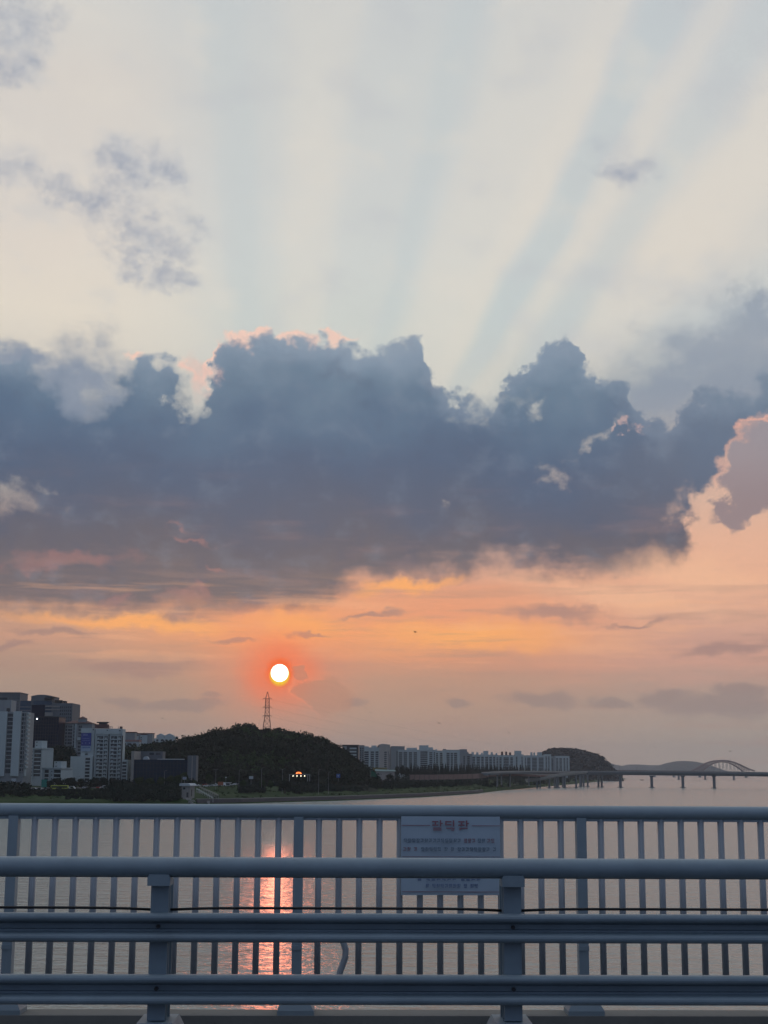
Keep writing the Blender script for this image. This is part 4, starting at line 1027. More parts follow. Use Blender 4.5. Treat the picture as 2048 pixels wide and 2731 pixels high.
car(921, 1095, (0.45, 0.47, 0.45), 'long pale bus on the road right of the blue sign', 'bus', group=None, z=2085, name='coach')
car(940, 1095, WC, 'white car right of the long pale bus', 'van', z=2083.5)
car(1146, 1500, WC, 'white van in front of the noise barrier', 'van', z=2079); car(1282, 1600, WC, 'white van at the right end of the noise barrier', 'van', z=2079)
TRK = thing('orange_truck', 'orange box truck with white cab in the long row of cars', 'truck', (P(590, 2080, 1003).x, 1003, CZ(590, 2097, 1003)))
q = MB(); q.box(-2.2, -1.2, 0.7, 1.6, 1.2, 3.0); q.build('cargo_box', M_ORANGE, TRK)
q = MB(); q.prism([(1.65, .5), (3.2, .5), (3.25, 1.5), (2.9, 2.5), (1.65, 2.6)], 1, -1.1, 1.1); q.build('cab', mat('cab_white', WC, 0.4, 0.03), TRK)
for x in (-1.4, 2.3):
    q = MB(); q.tube([(x, -1.15, .45), (x, 1.15, .45)], 0.45, 10); q.build('wheel', M_TYRE, TRK)
BX = thing('guard_booth', 'small white-roofed booth on a raised platform beside the orange truck', 'booth', (P(604, 2080, 1010).x, 1010, CZ(604, 2096, 1010)))
q = MB(); q.box(-2.6, -1.5, 0, 2.6, 1.5, 2.0); q.build('wall', M_GREYW, BX); q = MB(); q.box(-3.4, -2.0, 2.01, 3.4, 2.0, 2.4); q.build('roof', M_SIGNW, BX)
q = MB(); q.box(-2.2, -1.56, 0.8, 2.2, -1.45, 1.7); q.build('window', M_GLASS, BX)

# ------------------------------------------------------------------ poles, signs, gantry
def pole(px_, ytop, ybot, Y, label, arm=1.6, side=1, name='street_lamp', double=False):
    a = P(px_, ybot, Y); a.z = min(a.z, gz(a.x, Y)); h = P(px_, ytop, Y).z - a.z
    t = thing(name, label, 'street lamp', (a.x, Y, a.z), group='lamp posts along the riverside road')
    q = MB(); q.tube([(0, 0, -1.0), (0, 0, h)], 0.13, 6, 0.08); q.build('post', M_STEEL, t)
    q = MB()
    for s_ in ((-1, 1) if double else (side,)): q.tube([(0, 0, h), (s_ * arm * 0.6, 0, h + 0.35), (s_ * arm, 0, h + 0.4)], 0.06, 4)
    q.build('arm', M_STEEL, t); q = MB()
    for s_ in ((-1, 1) if double else (side,)): q.box(min(s_ * arm, s_ * (arm + 0.9)), -0.18, h + 0.32, max(s_ * arm, s_ * (arm + 0.9)), 0.18, h + 0.5)
    q.build('lamp_head', M_DARK, t); return t
for args in [(575, 2053, 2088, 1005, 'lamp post between the lone yellowish tree and the orange truck', 1.6, 1, 'street_lamp', True), (637, 2054, 2092, 1000, 'tallest lamp post, at the right end of the car row'), (697, 2049, 2090, 1005, 'lamp post right of the white board, before the hill foot'),
    (753, 2052, 2082, 1010, 'double-armed lamp post left of the gantry', 1.8, 1, 'street_lamp', True), (850, 2053, 2080, 1040, 'lamp post right of the gantry'), (876, 2060, 2080, 1060, 'short lamp post left of the blue sign'),
    (438, 2056, 2092, 990, 'lamp post in front of the dark hall'), (202, 2072, 2108, 980, 'thick lamp post before the blank wing of the banner block'), (289, 2075, 2106, 980, 'thin lamp post at the right end of the left car row'), (484, 2070, 2096, 985, 'short post left of the small sign board by the gatehouse'),
    (989, 2056, 2086, 1200, 'lamp post at the green netting below the slim tower'), (1166, 2058, 2082, 1500, 'lamp post in the middle of the noise barrier'), (1324, 2066, 2098, 1580, 'lone lamp post before the curving ramps')]:
    pole(*args)
def board(px0, py0, px1, py1, Y, m, label, legs=1, name='road_sign', cat='sign', ybot=None, deco=None):
    a = P((px0 + px1) / 2, py1, Y); w_ = (px1 - px0) * Y / 3863 / 2; h = P(px0, py0, Y).z - P(px0, py1, Y).z
    t = thing(name, label, cat, (a.x, Y, a.z)); q = MB(); q.box(-w_, -0.1, 0, w_, 0.1, h); q.build('panel', m, t)
    hb_ = a.z - P(px0, ybot or py1 + 14, Y).z; q = MB()
    for x in ([0] if legs == 1 else [-w_ * 0.7, w_ * 0.7]): q.tube([(x, 0.25, -hb_), (x, 0.25, h * 0.9)], 0.12, 6)
    q.build('post', M_STEEL, t)
    if deco:
        q = MB()
        for (u0, v0, u1, v1) in deco[1]: q.box(-w_ + 2 * w_ * u0, -0.14, h * v0, -w_ + 2 * w_ * u1, -0.102, h * v1)
        q.build('marking', deco[0], t)
board(487, 2072, 497, 2079, 985, M_SIGNW, 'small light blue board on a post above the gatehouse roof', ybot=2092, deco=(M_SIGNB, [(.1, .3, .9, .4), (.1, .6, .9, .75)]))
board(664, 2070, 675, 2077.5, 1000, M_SIGNW, 'plain whitish board standing above the dark shrub clump', ybot=2092)
board(30, 2076, 42.5, 2085, 985, M_SIGNW, 'plain whitish board at far left among the dark trees', ybot=2110)
board(897, 2064, 907, 2074, 1080, M_SIGNB, 'blue traffic sign on a post left of the long pale bus', ybot=2084, deco=(M_SIGNW, [(.2, .6, .8, .66), (.45, .25, .55, .6)]))
board(600, 2072, 604.5, 2074.5, 1000, M_SIGNW, 'tiny white sign on a post above the orange truck', ybot=2092)
NT = thing('green_netting', 'turquoise netting screen beside a pale post on the left bank', 'netting', (P(117, 2100, 980).x, 980, P(117, 2106, 980).z))
q = MB(); q.box(-1.8, 0, 0.2, 2.0, 0.1, 6.8); q.build('net', M_NET, NT); q = MB(); q.box(2.3, -0.15, -1, 2.6, 0.15, 7); q.box(-2.1, -0.1, -1, -1.95, 0.1, 6.9); q.build('post', M_STEEL, NT)
N2 = thing('green_netting', 'dark green netting screen beside the blue-green shed roof', 'netting', (P(995, 2072, 1250).x, 1250, P(995, 2072, 1250).z))
q = MB(); q.add([(-2.5, 0, 0), (3, 0, 0), (2.6, 0, 3.2), (-1.5, 0, 5.6), (-2.5, 0.1, 0), (3, 0.1, 0), (2.6, 0.1, 3.2), (-1.5, 0.1, 5.6)], [(0, 1, 2, 3), (7, 6, 5, 4), (0, 4, 5, 1), (1, 5, 6, 2), (2, 6, 7, 3), (3, 7, 4, 0)]); q.build('net', mat('dark_green_net', (0.01, 0.10, 0.06), 0.8, 0.2), N2)
q = MB(); q.tube([(-2.6, 0, -2), (-2.6, 0, 5.9)], 0.12, 5); q.build('post', M_STEEL, N2)
SH_ = Bld('sports_shed', 'long low shed with a blue-green sheet roof below the beige block', 1000, 1052, 2057, 1500, 14, M_CREAM, base=9)
q = MB(); u0, u1 = SH_.u(998), SH_.u(1056); zt = SH_.top + 0.01; q.add([(u0, -1, zt), (u1, -1, zt), (u1, 15, zt), (u0, 15, zt), (u0 + 1, 7, zt + 2.2), (u1 - 1, 7, zt + 1.4)], [(0, 3, 2, 1), (0, 1, 5, 4), (1, 2, 5), (2, 3, 4, 5), (3, 0, 4)]); q.build('roof', M_FROOF, SH_.o)
q = Bld('yellow_wall_building', 'low dull yellow building just left of the blue-green shed roof', 993, 1032, 2049, 1560, 10, mat('dull_yellow_render', (0.26, 0.22, 0.10), 0.85, 0.1), base=9); q.roofline(993, 1032, 2049)
# noise barrier fence
nb = thing('noise_barrier', 'long brownish noise barrier fence running below the conifers', 'fence', (0, 0, 0))
bp = [(1092, 2066, 2080, 1480), (1150, 2066, 2079, 1510), (1215, 2065, 2078, 1560), (1262, 2064, 2077, 1610), (1300, 2061, 2074, 1680)]
q = MB()
for a, c in zip(bp[:-1], bp[1:]):
    A0, A1 = P(a[0], a[2], a[3]), P(a[0], a[1], a[3]); C0, C1 = P(c[0], c[2], c[3]), P(c[0], c[1], c[3])
    q.add([A0, C0, C1, A1, A0 + Vector((0, .3, 0)), C0 + Vector((0, .3, 0)), C1 + Vector((0, .3, 0)), A1 + Vector((0, .3, 0))], [(0, 1, 2, 3), (7, 6, 5, 4), (0, 4, 5, 1), (1, 5, 6, 2), (2, 6, 7, 3), (3, 7, 4, 0)])
q.build('panel', M_BARR, nb)
for k in range(17):
    x = 1093 + k * 12.8; Yb = float(np.interp(x, [c[0] for c in bp], [c[3] for c in bp])); y0 = float(np.interp(x, [c[0] for c in bp], [c[2] for c in bp])); y1 = float(np.interp(x, [c[0] for c in bp], [c[1] for c in bp]))
    a, c = P(x, y0, Yb), P(x, y1 - 0.8, Yb); q = MB(); q.box(a.x - 0.2, Yb - 0.35, a.z - 3, a.x + 0.2, Yb - 0.01, c.z); q.build('post', M_DCONC, nb)
# gantry with lit lamps
GY = 1035; ga = P(800, 2078, GY); gn = thing('lit_gantry', 'white lamps and a glowing orange fan-shaped light on a road gantry before the dark hill', 'gantry', (ga.x, GY, ga.z))
def gl(px_, py_): v = P(px_, py_, GY); return v.x - ga.x, v.z - ga.z
q = MB()
for x in (772, 826, 820.5): 
    u, v = gl(x, 2066); q.box(u - 0.25, -0.2, -1.5, u + 0.25, 0.2, v)
q.build('post', M_STEEL, gn)
u0, v0 = gl(771, 2066); u1, _ = gl(827, 2066); q = MB(); q.box(u0, -0.15, v0 + 0.003, u1, 0.15, v0 + 0.35); q.build('beam', M_STEEL, gn)
mo = mat('glowing_orange_light', (255, 130, 60), 0.5, 0.0, emit=((255, 122, 60), 3.5)); ml = mat('glowing_white_lamp', (255, 255, 230), 0.5, 0.0, emit=((255, 250, 215), 4.5))
for x in (781.5, 792, 802.5, 812.5):
    u, v = gl(x, 2069.5); q = MB(); q.tube([(u, -0.35, v - 0.28), (u, -0.35, v + 0.28)], 0.24, 8); q.build('lamp', ml, gn)
cx_, cz_ = gl(796.5, 2066)
for k in range(7):
    a = math.pi * (0.08 + 0.84 * k / 6); q = MB()
    q.tube([(cx_ + 1.1 * math.cos(a), -0.3, cz_ + 0.5 + 0.5 * math.sin(a)), (cx_ + 2.1 * math.cos(a), -0.3, cz_ + 0.6 + 1.45 * math.sin(a))], 0.22, 6, 0.16); q.build('light_bar', mo, gn)

# ------------------------------------------------------------------ gatehouse and stairway on the bank
def gpt(px_, py_, Y): return P(px_, py_, Y)
YG = Yrow(500, 2130)
a = gpt(484, 2128, YG); ghs = thing('gatehouse', 'small concrete gatehouse with an overhanging pale flat roof at the top of the bank steps', 'hut', (a.x, YG, a.z), R(-20))
s_ = YG / 3863; q = MB(); q.box(0, 0, -3, 5.6, 6.5, 7.3); q.build('wall', M_CONC, ghs)
q = MB(); q.prism([(-1.2, 7.31), (6.6, 7.31), (6.4, 8.1), (5.2, 8.9), (-1.0, 8.9)], 1, -1.2, 7.4); q.build('roof', M_SIGNW, ghs)
q = MB(); q.box(0.9, -0.06, 5.2, 2.4, 0.2, 6.4); q.build('window', M_GLASS, ghs); q = MB(); q.box(3.4, -0.07, 0.2, 4.7, 0.2, 3.4); q.build('door', M_DCONC, ghs)
q = MB(); q.box(5.5, 2.0, 1.0, 5.68, 3.0, 5.2); q.build('crack_shaft', M_DARK, ghs)
YA, YB_ = Yrow(530, 2112), Yrow(540, 2138); A = gpt(524, 2111, YA); B0 = gpt(518, 2137, YB_); C0_ = gpt(560, 2137, YB_)
st = thing('stairway', 'broad concrete stairway going down the bank beside the gatehouse', 'stairs', (0, 0, 0)); q = MB()
n = 16
for k in range(n):
    t0, t1 = k / n, (k + 1) / n; p0, p1 = A.lerp(B0, t0), A.lerp(B0, t1); r0, r1 = (A + Vector((2.5, 0, 0))).lerp(C0_, t0), (A + Vector((2.5, 0, 0))).lerp(C0_, t1)
    q.add([(p0.x, p0.y, p0.z), (r0.x, r0.y, p0.z), (r1.x, r1.y, p0.z), (p1.x, p1.y, p0.z), (p0.x, p0.y, p0.z - 3), (r0.x, r0.y, p0.z - 3), (r1.x, r1.y, p0.z - 3), (p1.x, p1.y, p0.z - 3)], [(3, 2, 1, 0), (4, 5, 6, 7), (0, 1, 5, 4), (1, 2, 6, 5), (2, 3, 7, 6), (3, 0, 4, 7)])
q.build('steps', M_CONC, st)
for i, (f0, f1, c0, c1) in enumerate([(524, 2108, 568, 2133), (532, 2103, 582, 2126)]):
    q = MB(); a0, a1 = gpt(f0, f1, YA - 2), gpt(c0, c1, YB_ - 2)
    for dz in (0.9, 1.5): q.tube([a0 + Vector((0, 0, dz)), a1 + Vector((0, 0, dz))], 0.14, 5)
    for k in range(11): v = a0.lerp(a1, k / 10); q.tube([v + Vector((0, 0, -1.5)), v + Vector((0, 0, 1.5))], 0.10, 4)
    o = q.build('handrail', M_SIGNW if i == 0 else M_STEEL, st)
jt = thing('jetty_frames', 'tangle of dark metal frames and racks right of the stairway', 'metal frame', (0, 0, 0))
g = np.random.RandomState(4)
for k in range(16):
    px_ = g.uniform(545, 582); py_ = 2104 + (px_ - 545) * 0.55 + g.uniform(0, 9); v = gpt(px_, py_ + 6, Yrow(px_, py_ + 7) - 1); q = MB(); w_ = g.uniform(1, 2.4); h = g.uniform(1.2, 2.4)
    q.tube([v + Vector((-w_ / 2, 0, -1)), v + Vector((-w_ / 2, 0, h)), v + Vector((w_ / 2, 0, h)), v + Vector((w_ / 2, 0, -1))], 0.09, 4); q.tube([v + Vector((-w_ / 2, 0, h / 2)), v + Vector((w_ / 2, 0, h / 2))], 0.07, 4)
    q.build('frame', M_STEEL if k % 3 else M_DARK, jt)
fo_ = MB(); g = np.random.RandomState(6)
for k in range(150):
    px_ = g.uniform(474, 520); py_ = 2106 + (px_ - 474) * 0.72 + g.uniform(0, 10); v = gpt(px_, py_, Yrow(px_, py_ + 1) - 0.5); r_ = g.uniform(0.25, 0.9)
    pv = g.normal(size=(8, 3)) * 0.22 + np.array([(-1,-1,-1),(1,-1,-1),(1,1,-1),(-1,1,-1),(-1,-1,1),(1,-1,1),(1,1,1),(-1,1,1)])
    fo_.add(np.array(v) + pv * r_ * np.array([1, 1, 0.6]), [(0,3,2,1),(4,5,6,7),(0,1,5,4),(1,2,6,5),(2,3,7,6),(3,0,4,7)])
tag(fo_.build('rubble', M_CONC), kind='stuff')
pole(479, 2104, 2142, 930, 'slim grey post low on the bank left of the gatehouse', 0.9, 1)

# ------------------------------------------------------------------ bridges across the river
def span_bridge(name, label, cat, pts, Ys, thick, wdt, m, rail=True):
    """deck along photo points (px, py of deck top) at distances Ys"""
    t = thing(name, label, cat); V = [P(x, y, Y) for (x, y), Y in zip(pts, Ys)]
    def ribbon(off, w_, z0, z1):
        vv = []; k = 4
        for i, v in enumerate(V):
            d = (V[min(i + 1, len(V) - 1)] - V[max(i - 1, 0)]); d.z = 0; d.normalize(); nn = Vector((-d.y, d.x, 0))
            for (a, z) in ((off - w_ / 2, z0), (off + w_ / 2, z0), (off + w_ / 2, z1), (off - w_ / 2, z1)): vv.append(v + nn * a + Vector((0, 0, z)))
        ff = [(i * k + j, i * k + (j + 1) % k, (i + 1) * k + (j + 1) % k, (i + 1) * k + j) for i in range(len(V) - 1) for j in range(k)]
        return vv, ff + [(3, 2, 1, 0), tuple(range((len(V) - 1) * k, len(V) * k))]
    q = MB(); q.add(*ribbon(0, wdt, -thick * 0.4, 0)); q.build('deck', m, t)
    q = MB(); q.add(*ribbon(0, wdt * 0.55, -thick, -thick * 0.4 - 0.01)); q.build('girder', m, t)
    if rail:
        for s2 in (-1, 1): q = MB(); q.add(*ribbon(s2 * (wdt / 2 - 0.3), 0.35, 0.01, 1.1)); q.build('parapet', M_CONC, t)
    return t, V
def pier(parent, px_, Y, ztop, m, w_=2.6, foot=True, zb=-2.0, d=4.0, n=1):
    x = P(px_, 2070, Y).x; q = MB(); c = 10
    ring = lambda r_, rd, z: [(x + r_ * math.cos(a), Y + rd * math.sin(a), z) for a in np.linspace(0, 2 * math.pi, c, endpoint=False)]
    v = ring(w_ / 2, d / 2, zb) + ring(w_ / 2, d / 2, ztop - 2.2) + ring(w_ * 0.95, d * 0.62, ztop)
    q.add(v, [(i + k * c, (i + 1) % c + k * c, (i + 1) % c + (k + 1) * c, i + (k + 1) * c) for k in range(2) for i in range(c)] + [tuple(range(c))[::-1], tuple(range(2 * c, 3 * c))])
    o = q.build('pier', m, parent)
    if foot:
        f_ = MB(); v = [(x + w_ * 1.15 * math.cos(a), Y + d * 0.9 * math.sin(a), z) for z in (-2, 0.7) for a in np.linspace(0, 2 * math.pi, c, endpoint=False)]
        f_.add(v, [(i, (i + 1) % c, (i + 1) % c + c, i + c) for i in range(c)] + [tuple(range(c))[::-1], tuple(range(c, 2 * c))]); f_.build('pier_footing', m, o)
    return o
M_BRG = mat('bridge_concrete', (0.16, 0.17, 0.19), 0.85, 0.12, 0.05, streak=True)
YB = 2000
nbr, V = span_bridge('river_bridge', 'long level grey bridge on round piers crossing the river at mid distance', 'bridge',
    [(1500, 2058.5), (1560, 2058), (1650, 2058), (1750, 2058.5), (1850, 2059.5), (1950, 2060.8), (2048, 2062), (2300, 2066), (2900, 2074)], [2080, 2050, 2030, 2015, 2000, 1985, 1970, 1935, 1850], 4.6, 16, M_BRG)
for x, Y in ((1654, 2030), (1737.5, 2016), (1820.5, 2003), (1904, 1992), (1990 + 100, 1965), (2190, 1950)): pier(nbr, x, Y, P(x, 2060, Y).z - 4.4, M_BRG, 4.0)
for x in (1595.5, 1604.5): pier(nbr, x, 2060, P(x, 2060, 2060).z - 4.4, M_BRG, 2.8)
for x, h in ((1653, 9), (1700, 6), (1922, 8), (1780, 5)):
    lq = MB(); v = P(x, 2058, 2000); lq.tube([v + Vector((0, 4, 0)), v + Vector((0, 4, h))], 0.12, 4); lq.build('lamp_post', M_DARK, nbr)
rp, V = span_bridge('ramp_viaduct', 'upper curving ramp viaduct joining the bridge from the left bank', 'viaduct', [(1296, 2062), (1330, 2059.5), (1380, 2058), (1440, 2058.5), (1500, 2059.5)], [1640, 1690, 1780, 1900, 2050], 2.6, 11, M_BRG)
for x, Y in ((1326, 1685), (1337, 1700), (1360, 1750), (1410, 1840)): pier(rp, x, Y, P(x, 2062, Y).z - 1.5, M_BRG, 1.6, False, 3)
rp, V = span_bridge('ramp_viaduct', 'reddish middle ramp viaduct curving behind the lower one', 'viaduct', [(1300, 2066), (1380, 2064), (1430, 2067), (1475, 2066), (1520, 2062.5)], [1700, 1800, 1870, 1980, 2090], 2.4, 9, M_REDD)
for x, Y in ((1440, 1890), (1478, 1985), (1500, 2040)): pier(rp, x, Y, P(x, 2069, Y).z - 0.5, M_BRG, 1.8, False, 0)
rp, V = span_bridge('ramp_viaduct', 'lower ramp viaduct sloping down to the left bank in front of the others', 'viaduct', [(1406, 2079.5), (1430, 2077), (1460, 2071.5), (1490, 2066), (1525, 2061), (1560, 2058.3)], [1880, 1890, 1905, 1925, 1955, 1985], 2.8, 9, M_CONC)
for x, Y in ((1432, 1891), (1464.5, 1908), (1483, 1918), (1487.5, 1930), (1506, 1940), (1536, 1966)): pier(rp, x, Y, P(x, float(np.interp(x, [1406, 1460, 1490, 1525, 1560], [2080, 2074, 2068.5, 2063.5, 2061])), Y).z - 0.6, M_BRG, 2.6, x > 1450)
rp, V = span_bridge('ramp_viaduct', 'rear ramp viaduct with paired piers meeting the bridge at the bank', 'viaduct', [(1480, 2066.5), (1520, 2064), (1560, 2061.5), (1600, 2060.4)], [2150, 2140, 2130, 2120], 2.6, 9, M_BRG)
for x, Y in ((1503, 2140), (1550, 2135), (1556, 2128), (1567, 2126), (1547, 2120)): pier(rp, x, Y, P(x, 2065, Y).z - 0.6, M_BRG, 2.6)
# railway bridge further down river
rb_, V = span_bridge('railway_bridge', 'thin reddish girder bridge seen just above and behind the grey bridge', 'bridge', [(1590, 2053.5), (1700, 2054.5), (1850, 2056.5), (2048, 2060), (2300, 2064)], [4700, 4650, 4600, 4500, 4400], 5, 12, M_REDD)
for x in (1810, 1880.5, 1957, 2100): pier(rb_, x, 4600, 14, M_BRG, 6.5, d=8)
# arch bridge
ar, V = span_bridge('arch_bridge', 'distant bridge with a high reddish twin-ribbed arch and thin hangers', 'bridge', [(1600, 2056), (1850, 2058.5), (2048, 2061.5), (2300, 2065)], [7600, 7400, 7200, 7000], 7, 24, M_REDD, rail=False)
for x in (1745, 1797, 1866, 1990, 2080): pier(ar, x, 7300, 16, M_BRG, 14, d=18)
AY = 7300
outer = [(1845, 2056), (1858, 2049.5), (1870, 2042.5), (1882, 2036), (1896, 2031), (1912, 2028.6), (1926, 2028), (1942, 2029.3), (1958, 2033.5), (1972, 2039), (1986, 2046), (1998, 2051.5), (2012, 2056)]
inner = [(1873, 2057), (1882, 2048), (1892, 2041), (1904, 2035.5), (1916, 2032.5), (1928, 2031.8), (1942, 2034), (1955, 2039.5), (1966, 2046), (1976, 2053), (1981, 2058)]
for nm, pp, r_ in (('outer_rib', outer, 3.2), ('inner_rib', inner, 2.4)):
    for s2 in (-12, 12):
        q = MB(); q.tube([P(x, y, AY) + Vector((0, s2, 0)) for x, y in pp], r_, 5); q.build(nm, M_REDD, ar)
q = MB(); ox = [a for a, _ in outer]; oy = [b for _, b in outer]; ix = [a for a, _ in inner]; iy = [b for _, b in inner]
for k in range(34):
    x = 1858 + k * 4.2
    if x > 2004: break
    yi = float(np.interp(x, ix, iy)) if 1873 < x < 1981 else 2057
    yo = float(np.interp(x, ox, oy)); yo2 = float(np.interp(x + 4.2, ox, oy))
    for s2 in (-12, 12):
        q.tube([P(x, yo, AY) + Vector((0, s2, 0)), P(x, yi, AY) + Vector((0, s2, 0))], 0.8, 4); q.tube([P(x, yi, AY) + Vector((0, s2, 0)), P(x + 4.2, yo2, AY) + Vector((0, s2, 0))], 0.6, 4)
q.build('truss_web', M_REDD, ar); 
for k in range(9):
    x = 1888 + k * 10; yi = float(np.interp(x, ix, iy))
    q = MB()
    for s2 in (-12, 12): q.tube([P(x, yi, AY) + Vector((0, s2, 0)), P(x + 2, 2058, AY) + Vector((0, s2, 0))], 0.7, 4); q.tube([P(x, yi, AY) + Vector((0, s2, 0)), P(x - 2, 2058, AY) + Vector((0, s2, 0))], 0.7, 4)
    q.build('hanger', M_STEEL, ar)
# two moored work boats on the far water
for (x, lab) in ((1709, 'left of two tiny dark boats on the far water under the bridge'), (1714.5, 'right of two tiny dark boats on the far water under the bridge')):
    v = P(x, 2074.3, 4000); v.z = 0; t = thing('small_boat', lab, 'boat', v, group='tiny far boats'); q = MB()
    q.prism([(-2.2, 0.1), (-1.8, -0.5), (1.8, -0.5), (2.6, 0.9), (-2.2, 0.9)], 1, -1, 1); q.build('hull', M_DARK, t); q = MB(); q.box(-1.2, -0.8, 0.91, 0.6, 0.8, 3.0); q.build('cabin', M_DARK, t)
# birds
def bird(px_, py_, Y, label, s_=1.0):
    v = P(px_, py_, Y); q = MB()
    n = 7; prof_ = [(-0.30, .012), (-0.18, .05), (-0.05, .075), (0.1, .07), (0.2, .045), (0.26, .05), (0.34, .008)]
    vv = []; 
    for x, r_ in prof_: vv += [(x, r_ * math.cos(a), r_ * math.sin(a)) for a in np.linspace(0, 2 * math.pi, 8, endpoint=False)]
    q.add(vv, [(i * 8 + j, i * 8 + (j + 1) % 8, (i + 1) * 8 + (j + 1) % 8, (i + 1) * 8 + j) for i in range(6) for j in range(8)] + [tuple(range(8))[::-1], tuple(range(48, 56))])
    for s2 in (-1, 1):
        q.add([(0.14, s2 * .05, .03), (-0.10, s2 * .05, .03), (-0.14, s2 * .32, .16), (0.14, s2 * .30, .18), (-0.12, s2 * .66, .10), (-0.02, s2 * .68, .11),
               (0.14, s2 * .05, .05), (-0.10, s2 * .05, .045), (-0.14, s2 * .32, .175), (0.14, s2 * .30, .2), (-0.12, s2 * .66, .11), (-0.02, s2 * .68, .125)],
              [(0, 1, 2, 3), (3, 2, 4, 5), (9, 8, 7, 6), (11, 10, 8, 9), (0, 3, 9, 6), (3, 5, 11, 9), (1, 7, 8, 2), (2, 8, 10, 4), (4, 10, 11, 5)])
    q.add([(-0.28, -.03, 0), (-0.28, .03, 0), (-0.46, .07, .01), (-0.46, -.07, .01)], [(0, 1, 2, 3)])
    o = q.build('bird', M_DARK); o.location = v; o.rotation_euler = (0.2, 0, 0.5 + rnd.random()); o.scale = (s_, s_, s_)
    return tag(o, label, 'bird', 'birds over the river')
for (x, y, lab, s_) in [(433, 1916, 'lone bird left of the pylon, above the far gabled roofs', 1.0), (989, 1901, 'bird right of the sun, highest of the line of birds over the apartments', 1.1), (1171, 1929, 'second bird of the line, above the broad roof storey', 1.1),
    (1357, 1955, 'third bird of the line, above the reddish roof huts', 1.1), (1548, 1976, 'fourth bird of the line, above the flat-topped far hill', 1.1), (1745, 1993, 'fifth bird of the line, above the distant ridge', 1.1), (1947, 2004, 'last bird of the line, above the arch bridge', 1.1),
    (1107, 1686, 'gliding bird high in the orange band under the cloud', 1.8)]:
    bird(x, y, 420, lab, s_ * 0.75)
# ------------------------------------------------------------------ the bridge we stand on
YAW = R(1.3)
M_PAINT = mat('grey_blue_rail_paint', (0.20, 0.26, 0.31), 0.42, 0.16, 2.0, spec=0.5)
M_PAINT2 = mat('grey_blue_fence_paint', (0.24, 0.30, 0.35), 0.5, 0.10, 3.0, spec=0.5)
M_BAL = mat('pale_grey_baluster_paint', (0.33, 0.36, 0.40), 0.5, 0.10, 3.0)
M_CABLE = mat('black_cable', (0.008, 0.008, 0.010), 0.5, 0.1)
M_KERB = mat('kerb_concrete', (0.20, 0.195, 0.185), 0.9, 0.2, 1.5, bump=0.004)
M_WALK = mat('walkway_surface', (0.07, 0.068, 0.06), 0.9, 0.2, 3.0)
YG_, YR_ = 8.40, 10.30                                   # guardrail and railing, at the centre line
def RZ(px_, py_, Yc, px0=0):
    """height of a photo row read at column px_, on the rail plane Yc"""
    d = ray(px_, py_); k = Yc * math.cos(YAW) / (d.y * math.cos(YAW) - d.x * math.sin(YAW)); return EYE + d.z * k
def RX(px_, py_, Yc):
    d = ray(px_, py_); k = Yc * math.cos(YAW) / (d.y * math.cos(YAW) - d.x * math.sin(YAW))
    return d.x * k / math.cos(YAW) if False else (Vector((d.x * k, d.y * k - Yc, 0)).dot(Vector((math.cos(YAW), math.sin(YAW), 0))))
gr = thing('guardrail', 'grey-blue steel guardrail with round top rail and two double-lobed beams in the foreground', 'guardrail', (0, YG_, 0), YAW)
rl = thing('pedestrian_railing', 'grey-blue railing with thin balusters behind the guardrail, along the river side', 'railing', (0, YR_, 0), YAW)
LX = 40.0
gz_ = lambda y: RZ(1024, y, YG_)
def lobe_beam(name, y0, y1, y2, y3):
    """two rounded lobes with a recess between; y0..y3 photo rows: top, end lobe 1, start lobe 2, bottom"""
    z0, z1, z2, z3 = gz_(y0), gz_(y1), gz_(y2), gz_(y3); o = []
    def arc(za, zb, dep, n=8):
        c = (za + zb) / 2; r_ = (za - zb) / 2
        return [(-dep - math.sin(math.pi * k / n) * 0.030 - 0.0, c + r_ * math.cos(math.pi * k / n)) for k in range(n + 1)]
    o += arc(z0, z1, 0.05); o += [(-0.018, z1 - 0.012), (-0.015, (z1 + z2) / 2 - 0.01), (-0.022, z2 + 0.022), (-0.012, z2 + 0.016), (-0.012, z2 + 0.006)]; o += arc(z2, z3, 0.05)
    o += [(0.0, z3 + 0.004), (0.0, z0 - 0.004)]
    q = MB(); q.prism(o, 0, -LX, LX); q.f[0] = q.f[0]; ob = q.build(name, M_PAINT, gr); return ob
